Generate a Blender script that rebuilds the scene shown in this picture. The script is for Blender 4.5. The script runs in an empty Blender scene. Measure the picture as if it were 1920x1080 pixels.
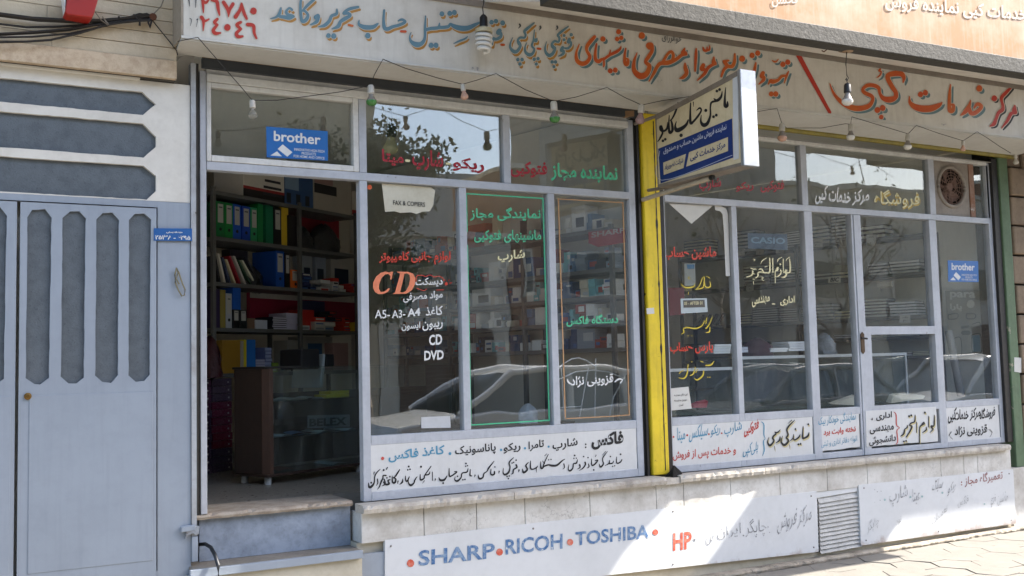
import bpy, math, random, unicodedata
import numpy as np
from mathutils import Vector, Matrix
R = math.radians
random.seed(7)
scene = bpy.context.scene
COL = scene.collection

# ------------------------------------------------------------------ camera
CAM = Vector((0.0, -5.94, 1.56)); FPX = 1929.985
YAW, PIT, ROL = R(29.38883), R(4.18539), R(-1.42390)
cy, sy, cp, sp, cr, sr = math.cos(YAW), math.sin(YAW), math.cos(PIT), math.sin(PIT), math.cos(ROL), math.sin(ROL)
FW = Vector((sy*cp, cy*cp, sp)); r0 = Vector((cy, -sy, 0)); u0 = r0.cross(FW)
RT = cr*r0 + sr*u0; UP = -sr*r0 + cr*u0
cam = bpy.data.cameras.new('camera'); camo = bpy.data.objects.new('camera', cam); COL.objects.link(camo)
M = Matrix((RT, UP, -FW)).transposed().to_4x4(); M.translation = CAM; camo.matrix_world = M
cam.sensor_width = 36; cam.lens = FPX*36/1920; cam.clip_start = 0.05; cam.clip_end = 2000
scene.camera = camo

# ------------------------------------------------------------------ sky, sun, exposure
SUNDIR = Vector((1.0, -0.33, 0.95)).normalized()
w = bpy.data.worlds.new('World'); scene.world = w; w.use_nodes = True
nt = w.node_tree; nt.nodes.clear()
sky = nt.nodes.new('ShaderNodeTexSky'); sky.sky_type = 'NISHITA'; sky.sun_disc = False
sky.sun_elevation = math.asin(SUNDIR.z); sky.sun_rotation = math.atan2(SUNDIR.x, SUNDIR.y)
sky.air_density = 1.0; sky.dust_density = 2.0; sky.ozone_density = 1.0
bg = nt.nodes.new('ShaderNodeBackground'); bg.inputs[1].default_value = 0.15
wo = nt.nodes.new('ShaderNodeOutputWorld')
nt.links.new(sky.outputs[0], bg.inputs[0]); nt.links.new(bg.outputs[0], wo.inputs[0])
sl = bpy.data.lights.new('sun', 'SUN'); sl.energy = 3.7; sl.angle = R(0.5); sl.color = (1, .95, .87)
so = bpy.data.objects.new('sun', sl); COL.objects.link(so); so.location = (8, -6, 14)
so.rotation_euler = SUNDIR.to_track_quat('Z', 'Y').to_euler()
scene.view_settings.view_transform = 'Standard'; scene.view_settings.look = 'None'
scene.view_settings.gamma = 1; scene.view_settings.use_curve_mapping = False
scene.view_settings.exposure = 2.2
cyc = scene.cycles
cyc.use_denoising = True
try: cyc.denoiser = 'OPENIMAGEDENOISE'
except Exception: pass
cyc.max_bounces = 10; cyc.transparent_max_bounces = 24; cyc.diffuse_bounces = 6; cyc.glossy_bounces = 5
cyc.caustics_reflective = False; cyc.caustics_refractive = False; cyc.sample_clamp_indirect = 6

# ------------------------------------------------------------------ pixel -> point helpers (1920x1080 photo pixels)
def ray(px, py): return FW + RT*((px-960)/FPX) - UP*((py-540)/FPX)
def at(px, py, Y=0.0):
    d = ray(px, py); return CAM + d*((Y-CAM.y)/d.y)
def atx(px, py, X):
    d = ray(px, py); return CAM + d*((X-CAM.x)/d.x)
def atz(px, py, Z):
    d = ray(px, py); return CAM + d*((Z-CAM.z)/d.z)
class Plane:
    """vertical plane through p along unit u (horizontal); n is the horizontal normal towards the camera"""
    def __init__(s, p, ang):
        s.p = Vector(p); a = R(ang); s.u = Vector((math.sin(a), math.cos(a), 0)); s.n = Vector((s.u.y, -s.u.x, 0))
        if s.n.dot(CAM-s.p) < 0: s.n = -s.n
    def at(s, px, py, off=0.0):
        d = ray(px, py); P0 = s.p + s.n*off; return CAM + d*((P0-CAM).dot(s.n)/d.dot(s.n))
    def s(s_, px, py): return (s_.at(px, py)-s_.p).dot(s_.u)
    def P(s, a, d, z):      # along, depth behind the front, absolute height
        q = s.p + s.u*a - s.n*d; return Vector((q.x, q.y, z))

# ------------------------------------------------------------------ materials
def lin(h):
    h = h.lstrip('#'); v = [int(h[i:i+2], 16)/255 for i in (0, 2, 4)]
    return tuple((c/12.92 if c <= .04045 else ((c+.055)/1.055)**2.4) for c in v)
MATS = {}
ALB = 1.0      # colour scale; outdoor paints darkened so more exposure lifts the interior
def mat(name, col, rough=.6, dirt=None, amt=.35, scale=4.0, bump=0.0, bscale=60, metal=0.0, spec=.4, streak=0, rustz=None, crack=None, chips=None, chip_t=.66, chip_s=9, coat=0, vary=0.0):
    if name in MATS: return MATS[name]
    c = tuple(x*ALB for x in (lin(col) if isinstance(col, str) else col))
    m = bpy.data.materials.new(name); m.use_nodes = True; n = m.node_tree.nodes; l = m.node_tree.links
    b = n['Principled BSDF']; b.inputs['Roughness'].default_value = rough; b.inputs['Metallic'].default_value = metal
    b.inputs['Specular IOR Level'].default_value = spec
    if coat: b.inputs['Coat Weight'].default_value = coat; b.inputs['Coat Roughness'].default_value = .08
    geo = n.new('ShaderNodeNewGeometry')
    def noise(sc, det=5, stretch=None, rg=.6):
        t = n.new('ShaderNodeTexNoise'); t.inputs['Scale'].default_value = sc; t.inputs['Detail'].default_value = det; t.inputs['Roughness'].default_value = rg
        if stretch:
            mp = n.new('ShaderNodeMapping'); mp.inputs['Scale'].default_value = stretch; l.new(geo.outputs['Position'], mp.inputs[0]); l.new(mp.outputs[0], t.inputs[0])
        else: l.new(geo.outputs['Position'], t.inputs[0])
        return t
    def ramp(src, a, bb):
        r = n.new('ShaderNodeMapRange'); r.inputs[1].default_value = a; r.inputs[2].default_value = bb; l.new(src, r.inputs[0]); return r.outputs[0]
    def mix(f, a, bb, fac=None):
        x = n.new('ShaderNodeMix'); x.data_type = 'RGBA'
        if isinstance(f, (int, float)): x.inputs[0].default_value = f
        else: l.new(f, x.inputs[0])
        for i, v in ((6, a), (7, bb)):
            if isinstance(v, tuple): x.inputs[i].default_value = (*v[:3], 1)
            else: l.new(v, x.inputs[i])
        return x.outputs[2]
    def mul(a, k):
        x = n.new('ShaderNodeMath'); x.operation = 'MULTIPLY'; l.new(a, x.inputs[0])
        if isinstance(k, (int, float)): x.inputs[1].default_value = k
        else: l.new(k, x.inputs[1])
        return x.outputs[0]
    d = tuple(x*ALB for x in lin(dirt)) if isinstance(dirt, str) else (dirt or tuple(x*.55 for x in c))
    out = c
    t = noise(scale, 7, None, .68); out = mix(mul(ramp(t.outputs[0], .42, .75), amt), out, d)
    t3 = noise(scale*7, 3); out = mix(mul(ramp(t3.outputs[0], .5, .8), amt*.45), out, d)
    if streak:
        t2 = noise(6, 4, (5, 5, .35)); out = mix(mul(ramp(t2.outputs[0], .5, .8), streak), out, d)
    if chips:
        ch = tuple(x*ALB for x in lin(chips)); t4 = noise(chip_s, 8, None, .72)
        out = mix(ramp(t4.outputs[0], chip_t, chip_t+.02), out, ch)
    if rustz:
        sx = n.new('ShaderNodeSeparateXYZ'); l.new(geo.outputs['Position'], sx.inputs[0])
        hz = n.new('ShaderNodeMapRange'); hz.inputs[1].default_value = rustz[1]; hz.inputs[2].default_value = rustz[0]; l.new(sx.outputs[2], hz.inputs[0])
        t5 = noise(5, 8, (1, 1, .6), .8); ad = n.new('ShaderNodeMath'); ad.operation = 'MULTIPLY_ADD'; ad.inputs[1].default_value = .5; l.new(hz.outputs[0], ad.inputs[0]); l.new(t5.outputs[0], ad.inputs[2])
        out = mix(mul(ramp(ad.outputs[0], .80, 1.02), .6), out, lin('#7a5a42'))
    if crack:
        vo = n.new('ShaderNodeTexVoronoi'); vo.feature = 'DISTANCE_TO_EDGE'; vo.inputs['Scale'].default_value = crack; t6 = noise(crack*.8, 4)
        av = n.new('ShaderNodeMix'); av.data_type = 'RGBA'; av.inputs[0].default_value = .25; l.new(geo.outputs['Position'], av.inputs[6]); l.new(t6.outputs['Color'], av.inputs[7]); l.new(av.outputs[2], vo.inputs['Vector'])
        t7 = noise(2.3, 3); lt = n.new('ShaderNodeMath'); lt.operation = 'LESS_THAN'; l.new(vo.outputs['Distance'], lt.inputs[0]); l.new(mul(ramp(t7.outputs[0], .5, .75), .03), lt.inputs[1])
        out = mix(mul(lt.outputs[0], .5), out, tuple(x*.4 for x in c))
    if vary:
        oi = n.new('ShaderNodeObjectInfo'); hs = n.new('ShaderNodeHueSaturation'); v = n.new('ShaderNodeMapRange')
        v.inputs[3].default_value = 1-vary; v.inputs[4].default_value = 1+vary; l.new(oi.outputs['Random'], v.inputs[0]); l.new(v.outputs[0], hs.inputs['Value'])
        if isinstance(out, tuple): hs.inputs['Color'].default_value = (*out, 1)
        else: l.new(out, hs.inputs['Color'])
        out = hs.outputs[0]
    l.new(out, b.inputs['Base Color'])
    rr = n.new('ShaderNodeMapRange'); rr.inputs[3].default_value = max(.02, rough-.12); rr.inputs[4].default_value = min(1, rough+.14); l.new(t3.outputs[0], rr.inputs[0]); l.new(rr.outputs[0], b.inputs['Roughness'])
    if bump:
        tb = noise(bscale, 6); bp = n.new('ShaderNodeBump'); bp.inputs['Strength'].default_value = bump; bp.inputs['Distance'].default_value = .01
        l.new(tb.outputs[0], bp.inputs['Height']); l.new(bp.outputs[0], b.inputs['Normal'])
    MATS[name] = m; return m

def glass(name, tint=(.975, .985, .98), dust=.03, rough=.0, k=1.0):
    if name in MATS: return MATS[name]
    m = bpy.data.materials.new(name); m.use_nodes = True; n = m.node_tree.nodes; l = m.node_tree.links; n.clear()
    o = n.new('ShaderNodeOutputMaterial'); g = n.new('ShaderNodeNewGeometry')
    dt = n.new('ShaderNodeVectorMath'); dt.operation = 'DOT_PRODUCT'; l.new(g.outputs['Normal'], dt.inputs[0]); l.new(g.outputs['Incoming'], dt.inputs[1])
    def ma(op, a, b=None):
        x = n.new('ShaderNodeMath'); x.operation = op
        for i, v in enumerate((a, b)):
            if v is None: continue
            if isinstance(v, (int, float)): x.inputs[i].default_value = v
            else: l.new(v, x.inputs[i])
        return x.outputs[0]
    f = ma('ADD', ma('MULTIPLY', ma('POWER', ma('SUBTRACT', 1.0, ma('ABSOLUTE', dt.outputs['Value'])), 5.0), .95), .043)
    f = ma('MINIMUM', ma('MULTIPLY', f, k), 1.0)
    tr = n.new('ShaderNodeBsdfTransparent'); tr.inputs[0].default_value = (*tint, 1)
    gl = n.new('ShaderNodeBsdfGlossy'); gl.inputs['Roughness'].default_value = rough
    di = n.new('ShaderNodeBsdfDiffuse'); di.inputs[0].default_value = (.55, .53, .48, 1)
    tn = n.new('ShaderNodeTexNoise'); tn.inputs['Scale'].default_value = 3.5; tn.inputs['Detail'].default_value = 8; tn.inputs['Roughness'].default_value = .7
    mp = n.new('ShaderNodeMapping'); mp.inputs['Scale'].default_value = (2, 2, .8); l.new(g.outputs['Position'], mp.inputs[0]); l.new(mp.outputs[0], tn.inputs[0])
    bnz = n.new('ShaderNodeTexNoise'); bnz.inputs['Scale'].default_value = 1.3; bnz.inputs['Detail'].default_value = 2; l.new(g.outputs['Position'], bnz.inputs[0])
    bp = n.new('ShaderNodeBump'); bp.inputs['Strength'].default_value = .05; bp.inputs['Distance'].default_value = .05; l.new(bnz.outputs[0], bp.inputs['Height']); l.new(bp.outputs[0], gl.inputs['Normal'])
    dm = n.new('ShaderNodeMapRange'); dm.inputs[1].default_value = .45; dm.inputs[2].default_value = .8; dm.inputs[3].default_value = dust*.4; dm.inputs[4].default_value = dust*2.4; l.new(tn.outputs[0], dm.inputs[0])
    ts = n.new('ShaderNodeTexNoise'); ts.inputs['Scale'].default_value = 5; ts.inputs['Detail'].default_value = 5; ms = n.new('ShaderNodeMapping'); ms.inputs['Scale'].default_value = (6, 6, .5); ms.inputs['Rotation'].default_value = (0, R(14), 0)
    l.new(g.outputs['Position'], ms.inputs[0]); l.new(ms.outputs[0], ts.inputs[0]); sr_ = n.new('ShaderNodeMapRange'); sr_.inputs[1].default_value = .55; sr_.inputs[2].default_value = .85; sr_.inputs[4].default_value = dust*1.2; l.new(ts.outputs[0], sr_.inputs[0])
    dsum = ma('ADD', dm.outputs[0], sr_.outputs[0])
    m1 = n.new('ShaderNodeMixShader'); l.new(dsum, m1.inputs[0]); l.new(tr.outputs[0], m1.inputs[1]); l.new(di.outputs[0], m1.inputs[2])
    m2 = n.new('ShaderNodeMixShader'); l.new(f, m2.inputs[0]); l.new(m1.outputs[0], m2.inputs[1]); l.new(gl.outputs[0], m2.inputs[2])
    l.new(m2.outputs[0], o.inputs[0]); MATS[name] = m; return m

# ------------------------------------------------------------------ mesh building
WORLD = {}
class MB:
    def __init__(s): s.v = []; s.f = []; s.sm = False
    def add(s, vs, fs):
        b = len(s.v); s.v += [tuple(x) for x in vs]; s.f += [tuple(i+b for i in f) for f in fs]; return s
    def quad(s, a, b, c, d): return s.add([a, b, c, d], [(0, 1, 2, 3)])
    def obox(s, o, a, b, c):
        o, a, b, c = map(Vector, (o, a, b, c))
        vs = [o, o+a, o+a+b, o+b, o+c, o+a+c, o+a+b+c, o+b+c]
        fs = [(0, 3, 2, 1), (4, 5, 6, 7), (0, 1, 5, 4), (1, 2, 6, 5), (2, 3, 7, 6), (3, 0, 4, 7)]
        if a.cross(b).dot(c) < 0: fs = [f[::-1] for f in fs]
        return s.add(vs, fs)
    def box(s, x0, x1, y0, y1, z0, z1): return s.obox((x0, y0, z0), (x1-x0, 0, 0), (0, y1-y0, 0), (0, 0, z1-z0))
    def prism(s, pts, d):
        n = len(pts); d = Vector(d); p = [Vector(q) for q in pts]
        return s.add(p+[q+d for q in p], [tuple(range(n))[::-1], tuple(range(n, 2*n))]+[(i, (i+1) % n, n+(i+1) % n, n+i) for i in range(n)])
    def tube(s, pts, r, n=8, closed=False):
        p = [Vector(q) for q in pts]; k = len(p); vs = []; fs = []
        rr = r if isinstance(r, (list, tuple)) else [r]*k
        for i in range(k):
            t = (p[min(i+1, k-1)]-p[max(i-1, 0)])
            if closed: t = p[(i+1) % k]-p[(i-1) % k]
            t.normalize(); a = t.cross(Vector((0, 0, 1)))
            if a.length < .05: a = t.cross(Vector((0, 1, 0)))
            a.normalize(); b = t.cross(a)
            for j in range(n):
                q = 2*math.pi*j/n; vs.append(p[i]+(a*math.cos(q)+b*math.sin(q))*rr[i])
        for i in range(k-1 if not closed else k):
            for j in range(n):
                i2 = (i+1) % k; fs.append((i*n+j, i*n+(j+1) % n, i2*n+(j+1) % n, i2*n+j))
        if not closed: fs += [tuple(range(n))[::-1], tuple(range((k-1)*n, k*n))]
        s.sm = True; return s.add(vs, fs)
    def lathe(s, prof, c, n=16, axis=(0, 0, 1)):
        c = Vector(c); q = Vector((0, 0, 1)).rotation_difference(Vector(axis)); vs = []; fs = []; k = len(prof)
        for r, z in prof:
            for j in range(n):
                a = 2*math.pi*j/n; vs.append(c+q @ Vector((r*math.cos(a), r*math.sin(a), z)))
        for i in range(k-1):
            for j in range(n): fs.append((i*n+j, i*n+(j+1) % n, (i+1)*n+(j+1) % n, (i+1)*n+j))
        fs += [tuple(range(n))[::-1], tuple(range((k-1)*n, k*n))]
        s.sm = True; return s.add(vs, fs)
    def build(s, name, m, parent=None, bev=0, label=None, cat=None, group=None, kind=None, smooth=None):
        if parent is not None: off = WORLD[parent.name]
        elif s.v:
            a = np.array(s.v); off = Vector(((a[:, 0].min()+a[:, 0].max())/2, (a[:, 1].min()+a[:, 1].max())/2, a[:, 2].min()))
        else: off = Vector()
        me = bpy.data.meshes.new(name); me.from_pydata([tuple(Vector(v)-off) for v in s.v], [], s.f); me.update()
        if m: me.materials.append(m)
        if (s.sm if smooth is None else smooth):
            me.shade_smooth() if hasattr(me, 'shade_smooth') else None
            try: me.set_sharp_from_angle(angle=R(40))
            except Exception: pass
        o = bpy.data.objects.new(name, me); COL.objects.link(o)
        if parent is not None: o.parent = parent; WORLD[o.name] = off.copy()
        else: o.location = off; WORLD[o.name] = off.copy()
        if bev:
            b = o.modifiers.new('bevel', 'BEVEL'); b.width = bev; b.segments = 2; b.limit_method = 'ANGLE'; b.angle_limit = R(50)
        tag(o, label, cat, group, kind); return o
def tag(o, label=None, cat=None, group=None, kind=None):
    if label: o['label'] = label
    if cat: o['category'] = cat
    if group: o['group'] = group
    if kind: o['kind'] = kind
    return o
def thing(name, label, cat, loc, group=None):
    o = bpy.data.objects.new(name, None); COL.objects.link(o); o.location = loc; o.empty_display_size = .1
    WORLD[o.name] = Vector(loc); return tag(o, label, cat, group)
def kids(o): return [c for c in bpy.data.objects if c.parent == o]
def dup(o, loc, label=None, group=None, rz=None):
    """copy of a thing with copies of its parts and sub-parts"""
    r = o.copy(); COL.objects.link(r); r.location = loc; WORLD[r.name] = Vector(loc)
    if rz is not None: r.rotation_euler = (0, 0, rz)
    if label: r['label'] = label
    if group: r['group'] = group
    for ch in o.children:
        c = ch.copy(); COL.objects.link(c); c.parent = r
        for g in ch.children:
            d = g.copy(); COL.objects.link(d); d.parent = c
    return r

# ------------------------------------------------------------------ lettering
FORMS = {}; LIG = {}
for cpt in list(range(0xFB50, 0xFC00))+list(range(0xFE70, 0xFEFD)):
    dd = unicodedata.decomposition(chr(cpt)).split()
    if len(dd) == 2 and dd[0][0] == '<': FORMS.setdefault(chr(int(dd[1], 16)), {})[dd[0]] = chr(cpt)
    elif len(dd) == 3 and dd[0] in ('<isolated>', '<final>') and dd[1] == '0644': LIG[(dd[0], chr(int(dd[2], 16)))] = chr(cpt)
DIG = '\u06f0\u06f1\u06f2\u06f3\u06f4\u06f5\u06f6\u06f7\u06f8\u06f9'
def shape(t):
    out = []; i = 0
    def joins(c): return c in FORMS and '<initial>' in FORMS[c]
    def letter(c): return c in FORMS
    while i < len(t):
        c = t[i]
        if c in DIG:
            j = i
            while j < len(t) and t[j] in DIG: j += 1
            out.append(t[i:j][::-1]); i = j; continue
        if c not in FORMS: out.append(c); i += 1; continue
        prev = i > 0 and joins(t[i-1])
        if c == '\u0644' and i+1 < len(t) and t[i+1] in '\u0627\u0622':
            out.append(LIG[('<final>' if prev else '<isolated>', t[i+1])]); i += 2; continue
        nxt = joins(c) and i+1 < len(t) and letter(t[i+1])
        k = '<medial>' if prev and nxt else '<final>' if prev else '<initial>' if nxt else '<isolated>'
        out.append(FORMS[c].get(k, c)); i += 1
    return ''.join(x if len(x) == 1 or x[0] not in DIG else x for x in ''.join(out)[::-1])
def is_ar(t): return any('\u0600' <= c <= '\u06ff' for c in t)
_TC = bpy.data.curves.new('lettering_source', 'FONT'); _TC.resolution_u = 3
_TO = bpy.data.objects.new('lettering_source', _TC)
def glyphs(text, bold=0.0, shear=0.0):
    _TC.body = shape(text) if is_ar(text) else text; _TC.offset = bold; _TC.shear = shear
    me = bpy.data.meshes.new_from_object(_TO)
    v = np.array([x.co[:] for x in me.vertices]).reshape(-1, 3); f = [tuple(p.vertices) for p in me.polygons]
    bpy.data.meshes.remove(me)
    par = list(range(len(v)))
    def find(a):
        while par[a] != a: par[a] = par[par[a]]; a = par[a]
        return a
    for q in f:
        for k in q[1:]:
            a, b = find(q[0]), find(k)
            if a != b: par[a] = b
    ids = {}; isl = np.array([ids.setdefault(find(i), len(ids)) for i in range(len(v))]) if len(v) else np.zeros(0)
    return v, f, isl
class Text:
    """collects lettering for one part; every glyph island and stroke lies a hair in front of the one before"""
    def __init__(s, fn, lift=.0015): s.fn = fn; s.mb = MB(); s.k = 0; s.lift = lift
    def word(s, text, lb, rb, h, bold=.012, shear=0.0, lean=0.0):
        """ink box: left-bottom and right-bottom pixels, height in pixels; lean shifts the top in pixels"""
        if is_ar(text) and bold >= .01: bold = bold*1.45+.003
        v, f, isl = glyphs(text, bold, shear)
        if not len(v): return s
        mn, mx = v.min(0), v.max(0); uv = (v[:, :2]-mn[:2])/np.maximum(mx[:2]-mn[:2], 1e-6)
        pts = []
        for (a, b), i in zip(uv, isl):
            px = lb[0]+(rb[0]-lb[0])*a+lean*b; py = lb[1]+(rb[1]-lb[1])*a-h*b
            pts.append(s.fn(px, py, s.lift+(int(i) % 9)*1.2e-4))
        s.mb.add(pts, f); return s
    def line(s, items, **kw):
        for it in items: s.word(*it, **kw)
        return s
    def strokes(s, org, data, dx=0, dy=0, grow=0.0, wmul=1.0, lift=None):
        ox, oy, sc = org; lf = s.lift if lift is None else lift
        for st in data.replace('\n', ' ').split('|'):
            p = [tuple(float(q) for q in t.split(',')) for t in st.split()]
            if not p: continue
            s.k += 1; z0 = lf+(s.k % 7)*1.4e-4
            P = [((x/sc+ox)+dx, (y/sc+oy)+dy, max(.15, wd/sc*wmul+grow)) for x, y, wd in p]
            if len(P) == 1:
                x, y, wd = P[0]; n = 10; a0 = .35
                s.mb.add([s.fn(x+wd/2*math.cos(a0+2*math.pi*i/n)*(1+.06*math.sin(i*2.1)), y+wd/2*1.06*math.sin(a0+2*math.pi*i/n), z0) for i in range(n)], [tuple(range(n))]); continue
            Q = [P[0]]+P+[P[-1]]; S = []
            for i in range(1, len(Q)-2):
                a, b, c, d = (np.array(q) for q in Q[i-1:i+3]); m = 6
                for j in range(m):
                    t = j/m; S.append(.5*((2*b)+(c-a)*t+(2*a-5*b+4*c-d)*t*t+(3*b-a-3*c+d)*t**3))
            S.append(np.array(P[-1])); n = len(S); L = []; Rr = []
            for i in range(n):
                t = S[min(i+1, n-1)][:2]-S[max(i-1, 0)][:2]; q = np.hypot(*t)+1e-9; nx, ny = -t[1]/q, t[0]/q; hw = max(S[i][2], .15)/2
                z = z0+i*6e-6
                L.append(s.fn(S[i][0]+nx*hw, S[i][1]+ny*hw, z)); Rr.append(s.fn(S[i][0]-nx*hw, S[i][1]-ny*hw, z))
            s.mb.add(L+Rr, [(i, i+1, n+i+1, n+i) for i in range(n-1)])
            for e, sg in ((0, -1), (n-1, 1)):
                x, y, wd = S[e]; t = (S[1]-S[0] if e == 0 else S[-1]-S[-2])[:2]; a = math.atan2(t[1], t[0])+(math.pi if sg < 0 else 0)
                s.mb.add([s.fn(x+wd/2*math.cos(a+q), y+wd/2*math.sin(a+q), z0+(7e-5 if sg < 0 else n*6e-6+5e-5)) for q in np.linspace(-math.pi/2, math.pi/2, 6)], [tuple(range(6))])
        return s
    def outline(s, pts, z=0.0):
        s.k += 1; s.mb.add([s.fn(x, y, s.lift+z+(s.k % 7)*1.4e-4) for x, y in pts], [tuple(range(len(pts)))]); return s
    def build(s, m, parent, name='lettering', label=None): return s.mb.build(name, m, parent, label=label)
def onY(Y): return lambda px, py, z=0: at(px, py, Y-z)
def onX(X): return lambda px, py, z=0: atx(px, py, X-z)
def onP(pl, off=0): return lambda px, py, z=0: pl.at(px, py, off+z)
def pxquad(fn, pts, z=0): return [fn(x, y, z) for x, y in pts]
ALB = 1.0
PLAST = mat('interior_plaster', '#dad5c9', .8, '#bdb6a8', .35, 1.2, bump=.1)
CEILM = mat('ceiling_plaster', '#dedad0', .85, '#c4beb2', .3, 1.5)
SHELFM = mat('shelf_steel', '#6a6a68', .5, '#4a4a46', .4, 6)
ALB = .6
FLOORM = mat('floor_tile', '#a09a8f', .3, '#7c766c', .4, 3, bump=.03)
ALB = .78
# ------------------------------------------------------------------ palette
FRAME = mat('frame_paint', '#c0c3c9', .5, '#8b8e94', .45, 5, bump=.1, bscale=40, streak=.2, chips='#7a7469', chip_t=.675, chip_s=18)
FRAMEW = mat('sash_paint', '#e0ded8', .5, '#98938a', .45, 6, bump=.08, bscale=40, streak=.25, chips='#7d7568', chip_t=.72, chip_s=16)
BOARD = mat('board_white', '#dcdcda', .42, '#b9b6b0', .3, 2.5, bump=.04, bscale=30, streak=.15)
PANELW = mat('panel_white', '#d9dbdd', .4, '#aeb0b0', .3, 2.2, bump=.03, bscale=25, rustz=(.05, .19), chips='#b5aea2', chip_t=.745, chip_s=10)
GATEP = mat('gate_blue', '#9ea7b2', .42, '#838b95', .5, 1.6, bump=.14, bscale=3.5, streak=.3, chips='#737a82', chip_t=.735, chip_s=28)
GATEW = mat('gate_cream', '#e6e1d6', .5, '#9e9486', .35, 3, bump=.07, bscale=30, chips='#8a7f70', chip_t=.74, chip_s=12)
YEL = mat('pillar_yellow', '#f0d02a', .55, '#8f7a28', .35, 3.5, bump=.2, bscale=22, streak=.5, chips='#5a4d22', chip_t=.64, chip_s=15)
GRN = mat('pillar_green', '#62795a', .65, '#465642', .6, 3, bump=.3, bscale=18, streak=.4, chips='#a79f8c', chip_t=.6, chip_s=5)
BLK = mat('black_rail', '#1d1b19', .55, '#3a322b', .5, 8, bump=.1)
DARKW = mat('dark_weather', '#4a463f', .7, '#1f1d1a', .6, 5, bump=.2, bscale=40)
FASC = mat('fascia_paint', '#dfdace', .55, '#aca293', .55, 1.6, bump=.06, bscale=10, streak=.3, chips='#9a9595', chip_t=.66, chip_s=3.2)
SOFF = mat('soffit_paint', '#d8d5cc', .6, '#a59b8d', .35, 2.2, bump=.07, bscale=16, streak=.15)
BEAM = mat('beam_grey', '#423e36', .7, '#3a372f', .45, 5, bump=.35, bscale=40)
TILE = mat('tile_cream', '#dbd9d4', .55, '#958b7e', .7, 3.5, bump=.12, bscale=35, crack=9, chips='#9a8f80', chip_t=.71, chip_s=18)
SILL = mat('sill_stone', '#c9c2b7', .6, '#75695b', .75, 6, bump=.35, bscale=45, chips='#6d6255', chip_t=.68, chip_s=22)
TRAV = mat('travertine', '#d8c8ac', .7, '#927a5e', .4, 3, bump=.2, bscale=60, streak=.12, vary=0)
GRAN = mat('granite_band', '#d6c0a2', .6, '#a4866a', .7, 24, bump=.1, bscale=80)
STONE = mat('neighbour_stone', '#94806a', .85, '#5b4a3b', .6, 4, bump=.8, bscale=14)
CREAM = mat('cream_render', '#cdc5b2', .7, '#948a76', .4, 4, bump=.25, bscale=25, chips='#8d8473', chip_t=.7, chip_s=9)
RISER = mat('riser_paint', '#9aa5b4', .55, '#565a61', .75, 4.5, bump=.2, bscale=25, chips='#4c4741', chip_t=.68, chip_s=9)
RUST = mat('rust', '#6b3f26', .85, '#3b2416', .6, 14, bump=.4)
ALU = mat('aluminium', '#b9bbbd', .38, '#85868a', .35, 6, metal=.75, bump=.05, bscale=30, chips='#7c7267', chip_t=.72, chip_s=9)
WIRE = mat('wire', '#2b2723', .6)
WIREL = mat('wire_pale', '#8d8374', .7)
GL = glass('window_glass', dust=.01, k=2.6)
GLUR = glass('transom_glass_right', (.9, .92, .9), dust=.03, k=1.6)
GLR = glass('window_glass_dusty', dust=.02, k=1.5)
GLU = glass('transom_glass', (.9, .92, .9), dust=.025, k=2.4)
ORANGE = mat('sign_orange', '#c9501f', .5, '#d98a2a', .55, 3.2)
RED = mat('sign_red', '#bb2f1d', .5, '#c9512e', .3, 5)
TEAL = mat('sign_teal', '#5f7f86', .55, '#7f979a', .4, 6)
BLUEL = mat('sign_steelblue', '#5f8391', .5, '#7898a0', .4, 6)
OCH = mat('sign_ochre', '#b8863a', .55, '#b06a2e', .5, 7)
PALE = mat('sign_outline', '#ddd2bf', .55)
INK = mat('sign_black', '#17171a', .5, '#333336', .3, 8)
WHT = mat('sign_white', '#e9e9e6', .5)
CRM = mat('sign_cream', '#e8dfae', .5)
DRED = mat('window_maroon', '#a81f2c', .5)
VERM = mat('window_red', '#cf3f28', .5)
MINT = mat('window_mint', '#58c493', .5)
SALM = mat('window_salmon', '#ef8a62', .5)
YELL = mat('window_yellow', '#d9c13a', .5)
PEACH = mat('window_peach', '#c79a6d', .55)
SKYB = mat('board_blue', '#4f94b3', .5, '#7db0c6', .5, 14)
BLUEW = mat('panel_blue_worn', '#34659a', .5, '#a9bccd', 1.0, 22, chips='#d5d8da', chip_t=.6, chip_s=30)
REDW = mat('panel_red_worn', '#cb4a30', .5, '#dba794', .8, 24, chips='#d5d0cc', chip_t=.62, chip_s=34)
GHOST = mat('faded_ink', '#77787b', .6, '#d3d4d5', 1.0, 24, chips='#d5d7d9', chip_t=.53, chip_s=40)
REDD = mat('board_red', '#c4473a', .5, '#d9827a', .4, 18)
ROYAL = mat('box_blue', '#1d3672', .4, '#16284f', .3, 4)
BRO = mat('sticker_blue', '#1769b3', .4, '#1f5f9a', .2, 6)
PAPER = mat('paper', '#d8d6cf', .7, '#bdb9ae', .3, 6)

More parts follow.
